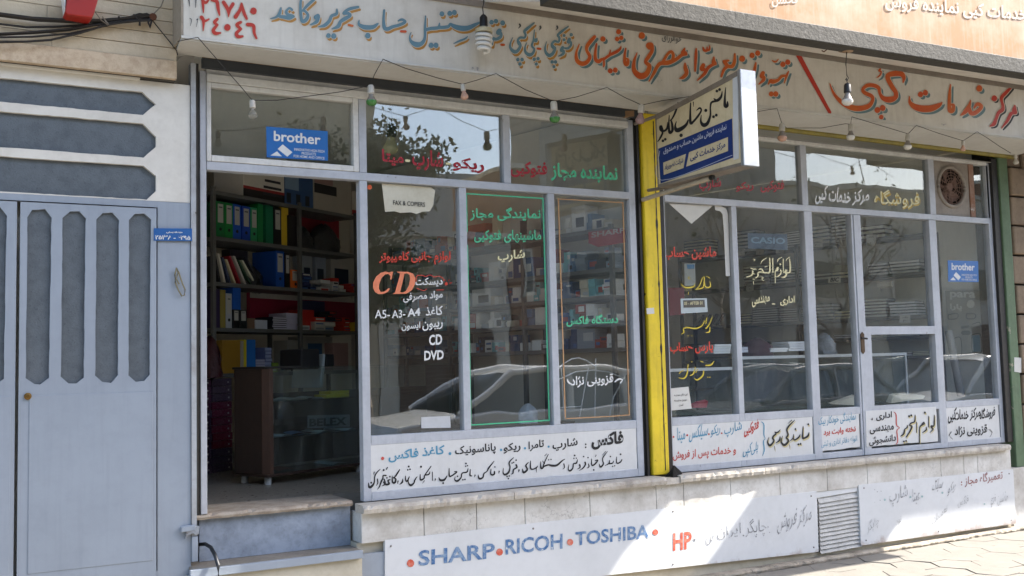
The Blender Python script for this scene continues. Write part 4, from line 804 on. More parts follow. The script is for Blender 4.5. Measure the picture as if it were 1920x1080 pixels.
MB().prism(pxquad(onY(-.0062), [(1281, 563), (1321, 562), (1322, 576), (1282, 577)]), (0, .0012, 0)).build('opening_panel', mat('sign_brown', '#57524a', .5), pr1)
Text(onY(-.0066)).word('05 - AFTER 01', (1283, 572), (1317, 571), 6, .01).build(CRM, pr1)
def brother(parent, A, B, C, D, y, small=False):
    """blue sticker: A top-left, B top-right, C bottom-right, D bottom-left in pixels"""
    MB().prism(pxquad(onY(y), [A, B, C, D]), (0, .0012, 0)).build('sticker', BRO, parent)
    t = Text(onY(y-.0003), .0006); L = lambda a, b: (A[0]+(B[0]-A[0])*a+(D[0]-A[0])*b, A[1]+(B[1]-A[1])*a+(D[1]-A[1])*b)
    h = D[1]-A[1]
    t.word('brother', L(.12, .45), L(.88, .46), h*.33, .022)
    t.outline([L(.06, .93), L(.17, .78), L(.25, .93)]).outline([L(.18, .70), L(.265, .54), L(.42, .77), L(.335, .93)])
    t.word('INNOVATIVE HIGH-TECH', L(.45, .71), L(.94, .71), h*.085, .01).word('PRODUCTS', L(.57, .82), L(.80, .82), h*.085, .01).word('FOR HOME AND OFFICE', L(.44, .93), L(.94, .93), h*.085, .01)
    t.build(WHT, parent)
brother(pn_t1, (499, 237), (614.5, 246), (615, 301.5), (500, 295), -.0045)
brother(pr5, (1777, 488), (1834, 489.5), (1835, 529), (1778, 528), -.0045)
# shop door
sd = thing('shop_door', 'blue grey painted glazed shop door with a brown lock plate, second opening from the right', 'door', (dx_[0], 0, ZS0))
f = MB(); a, b = dx_; dg0 = X(1606.5, 415); dg1 = 7.459; dr0, dr1 = Z(1680, 627), Z(1680, 612)
gl0 = X(1626.5, 625); zdt = Z(1680, 410)
f.box(a, dg0, YF-.006, YB, ZS0+.003, ZR0-.003); f.box(dg1, b, YF-.006, YB, ZS0+.003, ZR0-.003)
f.box(dg0+.0004, dg1-.0004, YF-.0055, YB, zdt, ZR0-.0035); f.box(dg0+.0004, dg1-.0004, YF-.0055, YB, dr0, dr1)
f.box(dg0+.0004, gl0, YF-.005, YB, ZP0, dr0-.0004); f.box(dg0+.0004, dg1-.0004, YF-.0055, YB, 1.086, ZP0-.0004); f.box(dg0+.0004, dg1-.0004, YF-.0055, YB, ZS0+.004, .80)
f.build('frame', FRAME, sd, bev=.003)
pane(sd, dg0, dg1, dr1, zdt, GLR); pane(sd, gl0, dg1, ZP0, dr0, GLR)
lk = MB(); p0, p1 = at(1617, 622, YF-.012), at(1617, 664, YF-.012)
lk.prism([(p0.x-.022, p0.y, p1.z+.02), (p0.x, p0.y, p1.z), (p0.x+.022, p0.y, p1.z+.02), (p0.x+.022, p0.y, p0.z-.02), (p0.x, p0.y, p0.z), (p0.x-.022, p0.y, p0.z-.02)], (0, .006, 0))
lo = lk.build('lock_plate', mat('lock_brown', '#5a4632', .5, '#2e241a', .6, 20, metal=.5), sd, bev=.002)
MB().tube([at(1617, 634, YF-.012), at(1617, 634, YF-.045), at(1626, 635, YF-.05)], .008, 10).build('handle', BLK, lo)
# painted boards under the right front
B2 = board('painted_board', [(1258.5, 876), (1524.5, 852), (1522.8, 777.5), (1256, 794)], 'white painted board with blue, red and bold black lettering just right of the yellow pillar')
B3 = board('painted_board', [(1534.5, 847), (1612.5, 838), (1610, 771.5), (1532, 776.5)], 'small white board with thin blue and red lettering, left of the shop door')
B4 = board('painted_board', [(1625, 838), (1759, 827.5), (1755, 762.5), (1623, 770.5)], 'white board with a red bracket between black words on the foot of the shop door', yf=-.042)
B5 = board('painted_board', [(1770, 829.5), (1875.5, 822), (1871, 756.5), (1767.5, 761.5)], 'white board with two black lines in guillemets at the right end of the front')
t = Text(gb); t.word('\u0648 \u062e\u062f\u0645\u0627\u062a \u067e\u0633 \u0627\u0632 \u0641\u0631\u0648\u0634', (1261.5, 866), (1380, 855), 20, .01).word('\u0641\u062a\u0648', (1409, 815), (1423, 808), 24, .02).word('\u06a9\u067e\u06cc', (1394, 823), (1408, 819), 30, .02, lean=4).strokes((1340, 740, 6.39), "84,462,20").strokes((1000, 740, 4.8), "1580,355,16|1385,365,18|1262,380,18").build(REDD, B2)
t = Text(gb); t.word('\u0634\u0627\u0631\u067e', (1358, 822), (1391, 812), 24, .006).word('\u0631\u06cc\u06a9\u0648', (1332, 821), (1349, 816), 23, .006, lean=3).word('\u0633\u06cc\u0644\u06a9\u0633', (1291, 830), (1325, 824), 32, .006, lean=5).word('\u0645\u06cc\u062a\u0627', (1270, 832), (1284.5, 830), 30, .006).word('\u067e\u0644\u06cc', (1408, 856), (1420.5, 850), 24, .006, lean=2).word('\u06a9\u067e\u06cc', (1392, 860), (1407, 856), 28, .006, lean=4).strokes((1340, 740, 6.39), "560,325,7 590,360,13 590,480,12 605,525,6 585,560,12 595,660,14 575,730,6").build(SKYB, B2)
NR = """295,670,12 260,790,30 310,880,56 380,830,44 420,750,40 390,700,44 410,640,40 470,590,36 450,540,30|460,560,34 530,540,36 580,480,14|575,650,16 560,750,40 470,820,16|430,895,14 445,1000,8|640,640,12 605,780,36 680,870,60 770,800,50 780,730,40 735,690,40 775,620,40 770,560,34 750,490,34 790,400,40 945,240,16|775,330,8 870,240,20|815,775,12 900,700,30 920,600,16|905,690,34 950,740,40 1050,670,40 1085,600,14|1160,400,20 1150,560,34 1150,690,50 1200,690,50 1280,640,50 1310,550,16|1290,345,50|965,465,46|1040,850,50|1095,840,50|815,860,14 820,960,6"""
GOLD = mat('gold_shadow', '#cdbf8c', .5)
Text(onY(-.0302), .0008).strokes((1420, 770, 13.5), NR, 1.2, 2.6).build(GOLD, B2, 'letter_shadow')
Text(onY(-.0302), .0025).strokes((1420, 770, 13.5), NR).build(INK, B2)
Text(gb).word('\u0646\u0645\u0627\u06cc\u0646\u062f\u06af\u06cc \u062e\u0648\u062f\u06a9\u0627\u0631 \u0628\u06cc\u06a9', (1534.5, 801), (1604.5, 791), 21, .006).word('\u0627\u0646\u0648\u0627\u0639 \u062f\u0641\u0627\u062a\u0631 \u0627\u062f\u0627\u0631\u06cc \u0648 \u062b\u0628\u062a\u06cc', (1540, 843), (1607, 832), 16, .002).build(SKYB, B3)
Text(gb).word('\u062a\u062e\u062a\u0647 \u0648\u0627\u06cc\u062a \u0628\u0631\u062f', (1544, 819), (1605, 812), 14, .022).build(REDD, B3)
gb4 = onY(-.0425); ND = (1680, 760, 9.6)
NL = """692,175,12 690,300,24 680,370,24 640,375,36 645,400,30 665,430,20 610,492,8|590,195,14 590,390,16|545,390,12 545,440,24 480,490,14|520,130,38|500,310,36 470,350,34 510,330,30|480,350,20 435,380,24 425,450,16 425,665,16|372,300,14 370,490,12|345,175,14 335,290,24 270,320,24 245,360,20 285,380,30 250,470,28 185,570,18|205,355,10 200,400,20 160,430,22 140,510,30 85,555,14|235,195,36|275,180,36|142,650,32|182,638,32"""
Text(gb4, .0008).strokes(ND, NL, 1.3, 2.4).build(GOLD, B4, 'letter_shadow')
Text(gb4, .0025).strokes(ND, NL).word('\u0627\u062f\u0627\u0631\u06cc', (1643, 790), (1672.5, 786), 15, .012).word('\u060c', (1634, 788), (1636.5, 788), 5, .01).word('\u0645\u0647\u0646\u062f\u0633\u06cc', (1631, 815), (1676, 810), 15, .012).word('\u062f\u0627\u0646\u0634\u062c\u0648\u0626\u06cc', (1630, 837), (1680, 830), 17, .012).build(INK, B4)
Text(gb4).strokes((1620, 720, 6.39), "360,335,7 385,370,12 390,490,12 425,525,7 395,560,12 405,680,12 385,720,7").build(REDD, B4)
Text(gb).word('\u0641\u0631\u0648\u0634\u06af\u0627\u0647', (1837, 792), (1866, 784), 25, .016).word('\u0645\u0631\u06a9\u0632', (1818, 790), (1837, 787), 25, .016, lean=3).word('\u062e\u062f\u0645\u0627\u062a', (1790, 788), (1816, 786), 20, .016).word('\u06a9\u067e\u06cc', (1776.5, 797), (1791, 796), 33, .016, lean=3).word('\u0642\u0632\u0648\u06cc\u0646\u06cc \u0646\u0698\u0627\u062f', (1790, 821), (1851, 816), 21, .016).strokes(ND, "1005,470,7 965,545,7 1020,610,7|985,475,6 950,545,6|1670,430,7 1725,495,7 1690,570,7|1690,425,6 1740,490,6").build(INK, B5)
# metal panels, ventilation grille on the plinth
P1 = board('plinth_sign', [(722, 1125), (1535, 1034.5), (1531.5, 921), (722, 1013)], 'long white sheet metal panel with worn blue Latin lettering along the plinth', yf=-.13, th=.03, m=PANELW, cat='sign board')
P2 = board('plinth_sign', [(1614.5, 1023), (1905, 981.5), (1900, 880), (1610, 909.5)], 'white sheet metal panel with mostly scraped off lettering right of the ventilation grille', yf=-.13, th=.03, m=PANELW, cat='sign board')
def rivets(parent, pts, y):
    m = MB()
    for a_, b_ in pts: m.lathe([(0, .0045), (.004, .004), (.007, 0), (0, 0)], at(a_, b_, y), 9, (0, -1, 0))
    m.build('rivets', mat('rivet', '#8f8b86', .5, '#5a4636', .6, 40), parent)
rivets(P1, [(733, 1024), (1000, 991), (1262, 959), (1521, 930), (1526, 1026), (1262, 1058)], -.1305); rivets(P2, [(1620, 915), (1755, 902), (1892, 888), (1896, 975), (1760, 996), (1624, 1013)], -.1305)
gp_ = onY(-.1305)
Text(gp_).word('SHARP', (785, 1061.5), (928, 1046.5), 29, .022).word('RICOH', (948, 1040.5), (1055, 1029), 29, .022).word('TOSHIBA', (1079, 1023.5), (1217, 1009), 26, .022).build(BLUEW, P1)
Text(gp_).strokes((0, 0, 1), "769.8,1056,14|936.7,1035,13|1069,1016.5,12|1229,998,11").word('HP', (1262, 1033), (1297, 1029), 33, .03).build(REDW, P1)
Text(gp_).word('\u0645\u0631\u06a9\u0632 \u0641\u0631\u0648\u0634', (1456, 1003), (1519, 985), 42, .001, lean=6).word('\u0686\u0627\u067e\u06af\u0631', (1398, 1010), (1437, 1005), 36, -.004).word('\u0627\u06cc\u0631\u0627\u0646', (1345, 1013), (1389, 1006), 26, -.008).word('\u0628\u0646 .', (1316, 1023), (1338, 1021), 22, -.008).strokes((0, 0, 1), "1440,988,2|1443,998,2|1394,1004,3|1302,1012,4 1303,1013,4").build(GHOST, P1)
Text(gp_).word('\u062a\u0639\u0645\u06cc\u0631\u06af\u0627\u0647 \u0645\u062c\u0627\u0632', (1809, 914), (1880, 902), 22, .006).strokes((0, 0, 1), "1803,904,2.6|1803,909,2.6").build(mat('maroon_worn', '#8c3f3c', .6, '#d2bdb8', .75, 40), P2)
Text(gp_).word('\u0631\u06cc\u06a9\u0648', (1776, 931), (1790, 922), 24, -.002, lean=4).word('\u0633\u06cc\u0644\u06a9', (1746, 925), (1765, 920), 26, .004, lean=6).word('\u0639\u06cc\u062a\u0627', (1711, 947), (1725, 944), 30, .004).word('\u0634\u0627\u0631\u067e', (1668, 952), (1702, 940), 34, -.002).word('\u0645\u0627\u0634\u06cc\u0646 \u0641\u062a\u0648', (1858, 952), (1890, 944), 24, -.012).word('\u062a\u0639\u0645\u06cc\u0631\u0627\u062a', (1748, 988), (1776, 962), 18, -.006).word('\u0686\u0627\u067e\u06af\u0631', (1626, 1005), (1648, 988), 26, -.01).word('\u0641\u0627\u06a9\u0633', (1796, 953), (1816, 948), 20, -.012).word('\u0646\u0648\u0631', (1680, 985), (1690, 982), 14, -.01).strokes((0, 0, 1), "1645,922,2|1652,921,2|1640,918,2|1640,942,2|1650,938,2|1860,935,2").build(GHOST, P2)
Text(gp_).strokes((0, 0, 1), "1659,937,4|1707,932,4|1729,931,4|1767,924,4|1846,945,3").build(mat('faded_teal', '#8fb3b3', .6, '#c4d2d2', .6, 30), P2)
vg = thing('ventilation_grille', 'grey louvred ventilation grille set between the two white plinth panels', 'grille', at(1572, 1020, -.1))
MB().prism(pxquad(onY(-.1), [(1532, 1036), (1614, 1024), (1610, 908), (1529, 918)]), (0, .012, 0)).build('backing', BLK, vg)
m = MB(); n = 13
for i in range(n):
    t_ = (i+.15)/n; L_ = lambda a, b: (a[0]+(b[0]-a[0])*t_, a[1]+(b[1]-a[1])*t_)
    p, q = at(*L_((1531.5, 934), (1535, 1036)), -.1), at(*L_((1608, 921.5), (1613, 1022)), -.1); dn = Vector((0, -.024, -.034))
    m.prism([p+Vector((0, .0, .012)), q+Vector((0, .0, .012)), q+dn, p+dn], (0, .004, .006))
m.build('slats', mat('louvre', '#b9b8b4', .55, '#6b6964', .5, 8), vg)
MB().prism(pxquad(onY(-.118), [(1531.5, 934), (1608, 921), (1607, 911), (1531, 920)]), (0, .015, 0)).build('head', PANELW, vg)
# extractor fan in the upper right light
fx, fz = X(1781, 351), Z(1781, 351); frad = (Z(1781, 314)-Z(1781, 389))/2*.98
fan = thing('extractor_fan', 'dusty pink brown extractor fan behind its round guard in the upper right light', 'fan', (fx, 0, fz-frad))
DUST = mat('fan_dust', '#8d6f60', .7, '#5d473c', .6, 12, bump=.1); DUSTL = mat('fan_ring', '#9a8f82', .65, '#62554b', .6, 7)
pf0, pf1 = X(1747, 350), X(1814, 350)
m = MB(); ring(m, pf0, pf1, ZR1+.001, rfz-.001, [(fx+frad*math.cos(i*math.pi/12), fz+frad*math.sin(i*math.pi/12)) for i in range(24)], -.012, .012); m.build('mounting_plate', DUSTL, fan)
m = MB(); m.tube([(fx+frad*math.cos(i*math.pi/16), -.016, fz+frad*math.sin(i*math.pi/16)) for i in range(32)], .016, 10, True); m.build('ring', DUSTL, fan)
m = MB()
for k in range(5):
    a0 = k*2*math.pi/5+.5; pts = []
    for rr, da in ((.2, -.25), (.55, -.42), (.9, -.5), (.92, .3), (.6, .3), (.2, .25)): pts.append((fx+frad*rr*math.cos(a0+da), .03-.035*da, fz+frad*rr*math.sin(a0+da)))
    m.prism(pts, (0, .003, 0))
m.build('blades', DUST, fan); MB().lathe([(0, .14), (frad*1.02, .14), (frad*1.02, .0), (frad*1.0, .0), (frad*1.0, .135), (0, .135)], (fx, .0, fz), 28, (0, 1, 0)).build('duct', mat('fan_duct', '#2b221e', .8), fan); MB().lathe([(0, -.03), (frad*.2, -.025), (frad*.22, .03), (0, .03)], (fx, .03, fz), 18, (0, -1, 0)).build('hub', DUST, fan)
m = MB()
for rr in (.3, .44, .58, .72, .86): m.tube([(fx+frad*rr*math.cos(i*math.pi/14), -.02, fz+frad*rr*math.sin(i*math.pi/14)) for i in range(28)], .0022, 5, True)
for k in range(16):
    a0 = k*math.pi/8; m.tube([(fx+frad*.2*math.cos(a0), -.02, fz+frad*.2*math.sin(a0)), (fx+frad*math.cos(a0), -.016, fz+frad*math.sin(a0))], .0022, 5)
m.build('guard', DUST, fan)
m = MB(); m.box(pf1+.003, X(1823, 350), -.02, .02, ZR1+.001, rfz-.001); m.build('rusty_strip', mat('rust_strip', '#8c5f45', .75, '#b7b0a6', .5, 6, chips='#c0bdb6', chip_t=.62, chip_s=7), fan)
pane(rf, X(1824, 350), u3[1], ZR1, rfz, GLUR)
# ------------------------------------------------------------------ projecting lightbox sign
SX = 4.36
sy0, sy1 = atx(1231, 280, SX).y, atx(1387, 220, SX).y; sz0, sz1 = 2.752, 3.338; SW = at(1413, 220, sy1).x-SX
lbx = thing('lightbox_sign', 'projecting lightbox sign with cream upper and blue lower half on the yellow pillar', 'sign', (SX, sy0, sz0))
fr = MB(); DF = mat('sign_frame', '#8a7f72', .5, '#5a4d3f', .6, 9, chips='#6b5440', chip_t=.66)
zt0, zt1 = atx(1231, 215, SX).z, atx(1387, 131, SX).z; zbm = (atx(1238, 352, SX).z+atx(1387, 311, SX).z)/2
fr.prism([(SX-.004, sy0, zt0-.0), (SX-.004, sy1, zt1), (SX-.004, sy1, zt1-.035), (SX-.004, sy0, zt0-.035)], (SW+.006, 0, 0))
fr.box(SX-.004, SX+SW, sy1, sy0, zbm, zbm+.022); fr.box(SX-.004, SX+SW, sy0-.012, sy0, zbm+.0225, zt0-.036)
fr.build('frame', DF, lbx, bev=.002)
ec = MB(); ec.box(SX-.008, SX+SW+.004, sy1-.03, sy1-.0005, zbm-.002, zt1+.004); ec.build('end_cap', ALU, lbx, bev=.004)
SFACE = mat('sign_face', '#dccba6', .4, '#b39f78', .6, 4, streak=.4)
MB().prism([(SX, sy0-.0125, zbm+.0225), (SX, sy1, zbm+.0225), (SX, sy1, zt1-.0355), (SX, sy0-.0125, zt0-.0355)], (.006, 0, 0)).build('face', SFACE, lbx)
MB().prism([(SX+SW-.006, sy0-.0125, zbm+.0225), (SX+SW-.006, sy1, zbm+.0225), (SX+SW-.006, sy1, zt1-.0355), (SX+SW-.006, sy0-.0125, zt0-.0355)], (.006, 0, 0)).build('face', SFACE, lbx)
def onS(px, py, z=0): return atx(px, py, SX-z)
MB().prism([onS(*q, .0012) for q in [(1234, 279), (1372.6, 222), (1374.7, 295.5), (1238.6, 344)]], (.001, 0, 0)).build('blue_field', ROYAL, lbx)
MB().prism([onS(*q, .0022) for q in [(1243.5, 305), (1286, 288.5), (1281.5, 315), (1244.5, 328)]], (.0008, 0, 0)).build('cream_field', SFACE, lbx)
MB().prism([onS(*q, .0022) for q in [(1292, 285.5), (1364.8, 257), (1365, 283), (1286.5, 312.5)]], (.0008, 0, 0)).build('cream_field', SFACE, lbx)
MB().prism([onS(*q, .003) for q in [(1373.5, 143), (1384, 139), (1385, 297), (1375.5, 300)]], (.002, 0, 0)).build('tube_strip', mat('strip_white', '#d4d4d2', .4), lbx)
SO = (1220, 130, 6.75)
SGN = """950,230,8 940,340,22 940,460,40 970,460,36 972,410,16|905,280,8 890,350,30 840,395,36 800,370,12|830,400,28 770,420,26 755,480,20 755,580,24 720,680,40 670,705,50 635,660,26 640,580,8|855,195,40|838,275,36|872,255,36|795,600,36|830,580,36|698,520,40|505,425,14 500,560,24 505,680,34 540,660,26 600,590,26 640,520,20 620,490,24 580,520,8|540,415,12 545,470,6|475,640,16 450,700,34 390,750,50 330,770,54 310,720,24 325,660,8|385,835,44|345,420,14 320,520,26 280,610,20 250,650,14|235,580,10 230,700,22 240,800,34 275,770,34 270,690,28 255,640,16|215,670,8 205,750,26 160,780,26 130,720,34 125,760,34 150,800,24 120,870,24 90,915,8|155,905,34|185,885,34"""
Text(onS, .0012).strokes(SO, SGN).build(INK, lbx)
Text(onS, .002).word('\u0646\u0645\u0627\u06cc\u0646\u062f\u0647 \u0641\u0631\u0648\u0634 \u0645\u0627\u0634\u06cc\u0646 \u062d\u0633\u0627\u0628 \u0648 \u0635\u0646\u062f\u0648\u0642', (1244, 291), (1362, 245), 13.5, .012).strokes((0, 0, 1), "1237,283,1 1241,338,1 1373,291,1").build(mat('sign_lilac', '#c9cbd8', .5), lbx)
Text(onS, .003).word('\u0634\u0631\u06a9\u062a \u062a\u0635\u0648\u06cc\u0631\u06cc\u0627\u062f', (1246, 321), (1281, 307), 12, .016).word('\u0645\u0631\u06a9\u0632 \u062e\u062f\u0645\u0627\u062a \u06a9\u067e\u06cc', (1294, 305), (1360, 280), 16, .016).build(ROYAL, lbx)
tb_ = MB(); a, b = Vector((4.40, -.06, atx(1211, 373, 4.4).z)), atx(1332, 334, 4.4); tb_.tube([a, b], .016, 12); tl = tb_.build('support_arm', mat('arm_paint', '#bcae98', .5, '#87704f', .5, 8), lbx)
MB().tube([b, b+(b-a).normalized()*.03], .0165, 12).build('end_plug', BLK, tl)
MB().tube([(4.36, -.05, zt0-.01), (4.36, sy0, zt0-.01)], .012, 8).build('top_bracket', DF, lbx)
MB().tube([(4.45, -.05, sz0+.02), (4.45, sy0, zbm+.01)], .012, 8).build('bottom_bracket', DF, lbx)
# ------------------------------------------------------------------ string of bulbs
SOCK = mat('socket_white', '#c9c2b4', .5, '#9a8f7e', .4, 20); SOCKB = mat('socket_black', '#26221f', .5)
def bulbmat(n, c): return mat(n, c, .25, None, .15, 20, spec=.5)
CLEAR = glass('bulb_glass', (.8, .78, .72), dust=.35, k=1.0)
GRNB = bulbmat('bulb_green', '#3f7d35'); PEAB = bulbmat('bulb_peach', '#c79c84'); PNKB = bulbmat('bulb_pink', '#9c7c77'); WHTB = bulbmat('bulb_white', '#d8d2c6'); SMOK = bulbmat('bulb_smoke', '#8c8377')
def bulb(px, py, py2, Y, top, low, label, sock=None, group='bulbs strung along the soffit', r=None):
    p = at(px, py, Y); q = at(px, py2, Y); L = p.z-q.z; r = r or L*.25
    tilt = Vector((random.uniform(-.16, .16), random.uniform(-.1, .1), -1)).normalized()
    t = thing('light_bulb', label, 'light bulb', p, group)
    MB().lathe([(0, 0), (r*.45, .0), (r*.62, L*.06), (r*.66, L*.40), (r*.5, L*.44), (0, L*.44)], p, 14, tilt).build('socket', sock or SOCK, t)
    prof = [(r*.46, L*.42), (r*.5, L*.52), (r*.72, L*.64), (r*.98, L*.76)]
    if top is not low:
        MB().lathe(prof, p, 16, tilt).build('neck', top, t)
        MB().lathe([(r*.985, L*.761), (r, L*.84), (r*.8, L*.94), (r*.45, L*.99), (0, L)], p, 16, tilt).build('globe', low, t)
    else: MB().lathe(prof+[(r, L*.84), (r*.8, L*.94), (r*.45, L*.99), (0, L)], p, 16, tilt).build('globe', low, t)
    return t
def BY(px, py=160): return BP.at(px, py, .015).y
BL = [(473, 188, 223, CLEAR, CLEAR, 'clear bulb in a white socket hanging left of the blue sticker'), (695, 160, 199, SMOK, GRNB, 'green tipped bulb at the left corner of the second upper light'), (867, 158, 187, PEAB, PEAB, 'small peach bulb hanging over the second upper light'), (1038, 190, 230, SMOK, GRNB, 'green tipped bulb over the third upper light near the yellow pillar'), (1203, 197, 233, PNKB, PNKB, 'dull pink bulb in front of the yellow pillar'), (1466, 232, 266, SMOK, PEAB, 'peach tipped bulb right of the lightbox sign'), (1595, 233, 264, SMOK, WHTB, 'white bulb on the string below the big word on the banner'), (1703, 251, 281, SMOK, WHTB, 'white tipped bulb above the extractor fan side of the door'), (1806, 264, 283, PEAB, PEAB, 'small pale bulb above the extractor fan')]
for px, a, b, t_, l_, lab in BL: bulb(px, a, b, BY(px), t_, l_, lab)
bulb(1904, 288, 308, -.14, WHTB, WHTB, 'white bulb socket on the rough stone pier at the right edge', sock=WHTB)
def wy(px, py, hook): return BP.at(px, py, .006).y if hook else BY(px)
WP = [(333, 78, 1), (350, 74, 1), (371, 70, 1), (410, 115, 0), (452, 163, 0), (473, 188, 0), None, (473, 188, 0), (520, 188, 0), (580, 180, 0), (640, 172, 0), (695, 160, 0), (702, 140, 0), (718, 111, 1), (760, 128, 0), (820, 146, 0), (867, 158, 0), (895, 150, 0), (930, 138, 1), (985, 168, 0), (1038, 190, 0), (1080, 182, 0), (1138, 164, 1), (1170, 182, 0), (1203, 197, 0), (1240, 189, 0), (1300, 180, 0), None, (1330, 214, 0), (1417, 210, 0), (1457, 203, 1), (1466, 232, 0), (1475, 240, 0), (1540, 240, 0), (1585, 232, 0), (1595, 233, 0), (1597, 219, 1), (1640, 232, 0), (1703, 251, 0), (1718, 235, 1), (1760, 250, 0), (1806, 264, 0), (1832, 247, 1), (1850, 258, 0), (1875, 275, 0), (1895, 287, 0)]
seg = []; k = 0; labs = ['thin wire from the banner corner down to the clear bulb', 'thin festoon wire looping between bulbs above the left shop front', 'thin festoon wire looping between bulbs above the right shop front']
for q in WP+[None]:
    if q is None:
        MB().tube([at(a, b, wy(a, b, h)) for a, b, h in seg], .0024, 6).build('string_wire', WIRE, label=labs[k], cat='wire', group='wires of the bulb string'); k += 1; seg = []
    else: seg.append(q)
# big spiral lamp and the other hanging bulb under the canopy
cfy = BP.at(907, 60).y-.1
cf = thing('spiral_lamp', 'white spiral energy saving lamp hanging on a short black cable in front of the banner', 'lamp', at(906, 30, cfy))
m = MB(); m.tube([at(907, -25, cfy), at(907, 5, cfy), at(905, 14, cfy), at(906.5, 30, cfy)], .0035, 7); m.build('cable', WIRE, cf)
p = at(906.5, 28, cfy); q = at(906.5, 52, cfy); L = p.z-q.z
MB().lathe([(0, 0), (.012, 0), (.024, L*.2), (.026, L), (0, L)], p, 16, (0, 0, -1)).build('socket', SOCKB, cf)
p = at(907, 51, cfy); q = at(907, 62, cfy); L = p.z-q.z
MB().lathe([(0, 0), (.03, 0), (.052, L*.35), (.053, L), (0, L)], p, 20, (0, 0, -1)).build('base', mat('lamp_base', '#c8bb98', .45, '#9a8a66', .4, 9), cf)
p = at(907, 62, cfy); q = at(907, 96, cfy); L = p.z-q.z; pts = []
for i in range(90):
    t_ = i/89; a = t_*2*math.pi*4.2; rr = .043*(1-.32*max(0, t_-.55)/.45); pts.append((p.x+rr*math.cos(a), p.y+rr*math.sin(a), p.z-L*t_))
MB().tube(pts, .0115, 8).build('spiral_tube', mat('tube_white', '#e4e2dc', .25), cf)
hy = rp.y
t = bulb(1589, 157, 198, hy, SMOK, WHTB, 'large white bulb on a black cord before the biggest word of the banner', sock=SOCKB, group=None)
MB().tube([at(1588, 91, hy), at(1586, 120, hy), at(1588, 142, hy), at(1591, 146, hy), at(1588.5, 151, hy), at(1585, 149, hy), at(1587, 146, hy), at(1589, 158, hy)], .0032, 6).build('cord', WIRE, t)
px_tube('bulb_hanger', [(735, 184), (735, 235)], .35, .003, WIREL, 6, label='thin wire holding the big bulb behind the second upper light', cat='wire')
bulb(735, 233, 290, .35, CRM, CRM, 'very large dim bulb hanging inside behind the second upper light', sock=SOCKB, group=None)
ALB = 1.0
# ------------------------------------------------------------------ inside: shelving, goods
ORD = ['first', 'second', 'third', 'fourth', 'fifth', 'sixth', 'seventh', 'eighth', 'ninth', 'tenth', 'eleventh', 'twelfth', 'thirteenth', 'fourteenth', 'fifteenth', 'sixteenth', 'seventeenth', 'eighteenth', 'nineteenth', 'twentieth', 'twenty-first', 'twenty-second', 'twenty-third', 'twenty-fourth', 'twenty-fifth', 'twenty-sixth', 'twenty-seventh', 'twenty-eighth', 'twenty-ninth', 'thirtieth']+['thirty-'+q for q in ('first', 'second', 'third', 'fourth', 'fifth', 'sixth', 'seventh', 'eighth', 'ninth')]+['fortieth']
GM = {}
def gm(c, rough=.45):
    k = 'goods_'+c.strip('#'); v = tuple(min(.8, x*1.35+.004) for x in lin(c))
    return mat(k, v, rough, None, .2, 9)
SA = Plane((1.94, 2.31, 0), 58)
def shelf_unit(pl, s_posts, levels, depth, label, lowest=FZ, top=3.03):
    t = thing('shelf_unit', label, 'shelves', pl.P(s_posts[0], 0, lowest))
    for s in s_posts:
        for d in (0, depth-.03):
            MB().obox(pl.P(s-.016, d, lowest), pl.u*.032, -pl.n*.03, (0, 0, top-lowest)).build('post', SHELFM, t)
    for z in levels:
        MB().obox(pl.P(s_posts[0]+.017, .003, z-.03), pl.u*(s_posts[-1]-s_posts[0]-.034), -pl.n*(depth-.006), (0, 0, .03)).build('shelf_board', SHELFM, t)
    return t
AL = [3.0, 2.63, 2.265, 1.9, 1.535]
sA = shelf_unit(SA, [0, 1.04, 1.86], AL, .38, 'grey steel shelving seen through the open doorway, full of files and boxes')
# the side of the shelf that turns left behind the jamb
def block(pl, s0, s1, d0, d1, z0, z1): return MB().obox(pl.P(s0, d0, z0), pl.u*(s1-s0), -pl.n*(d1-d0), (0, 0, z1-z0))
def pbox(name, pl, x0, x1, yt, z0, d0, d1, m, label=None, cat='box', group=None, front=None, bev=.003):
    """box standing on level z0 whose front spans photo pixels x0..x1 and reaches up to pixel row yt"""
    y = yt; s0, s1 = pl.s(x0, y), pl.s(x1, y); z1 = pl.at((x0+x1)/2, yt, -d0).z
    dd = -d0; f = lambda x: (pl.at(x, yt, dd)-pl.p).dot(pl.u); s0, s1 = f(x0), f(x1)
    return block(pl, s0, s1, d0, d1, z0+.0005, z1).build(name, m, label=label, cat=cat, group=group, bev=bev), (s0, s1, z0, z1, d0)
def faceplate(pl, o, box, a0, a1, b0, b1, m, name='front_print', lift=.0012):
    s0, s1, z0, z1, d0 = box
    return MB().obox(pl.P(s0+(s1-s0)*a0, d0-lift, z0+(z1-z0)*b0), pl.u*(s1-s0)*(a1-a0), -pl.n*(lift-.0002), (0, 0, (z1-z0)*(b1-b0))).build(name, m, o)
def binder(x0, x1, yt, lvl, col, label, spine=True, hole=True, d0=.05, group='binders on the shelf'):
    o, bx = pbox('binder', SA, x0, x1, yt, lvl, d0, d0+.27, gm(col), label, 'binder', group)
    if spine: faceplate(SA, o, bx, .2, .82, .42, .93, PAPER, 'spine_label'); 
    if spine: faceplate(SA, o, bx, .3, .72, .82, .86, gm('#55585c'), 'label_print', .002)
    if hole:
        s0, s1, z0, z1, d = bx; r = min(.014, (s1-s0)*.2)
        MB().lathe([(0, 0), (r, 0), (r, .002), (r*.6, .002), (r*.6, .0005), (0, .0005)], SA.P((s0+s1)/2, d-.0005, z0+(z1-z0)*.24), 14, tuple(SA.n)).build('finger_ring', gm('#15191a'), o)
    return o
q = lambda x: 360+x/5.806
q4 = lambda y: 320+y/5.806
q5 = lambda y: 500+y/5.806
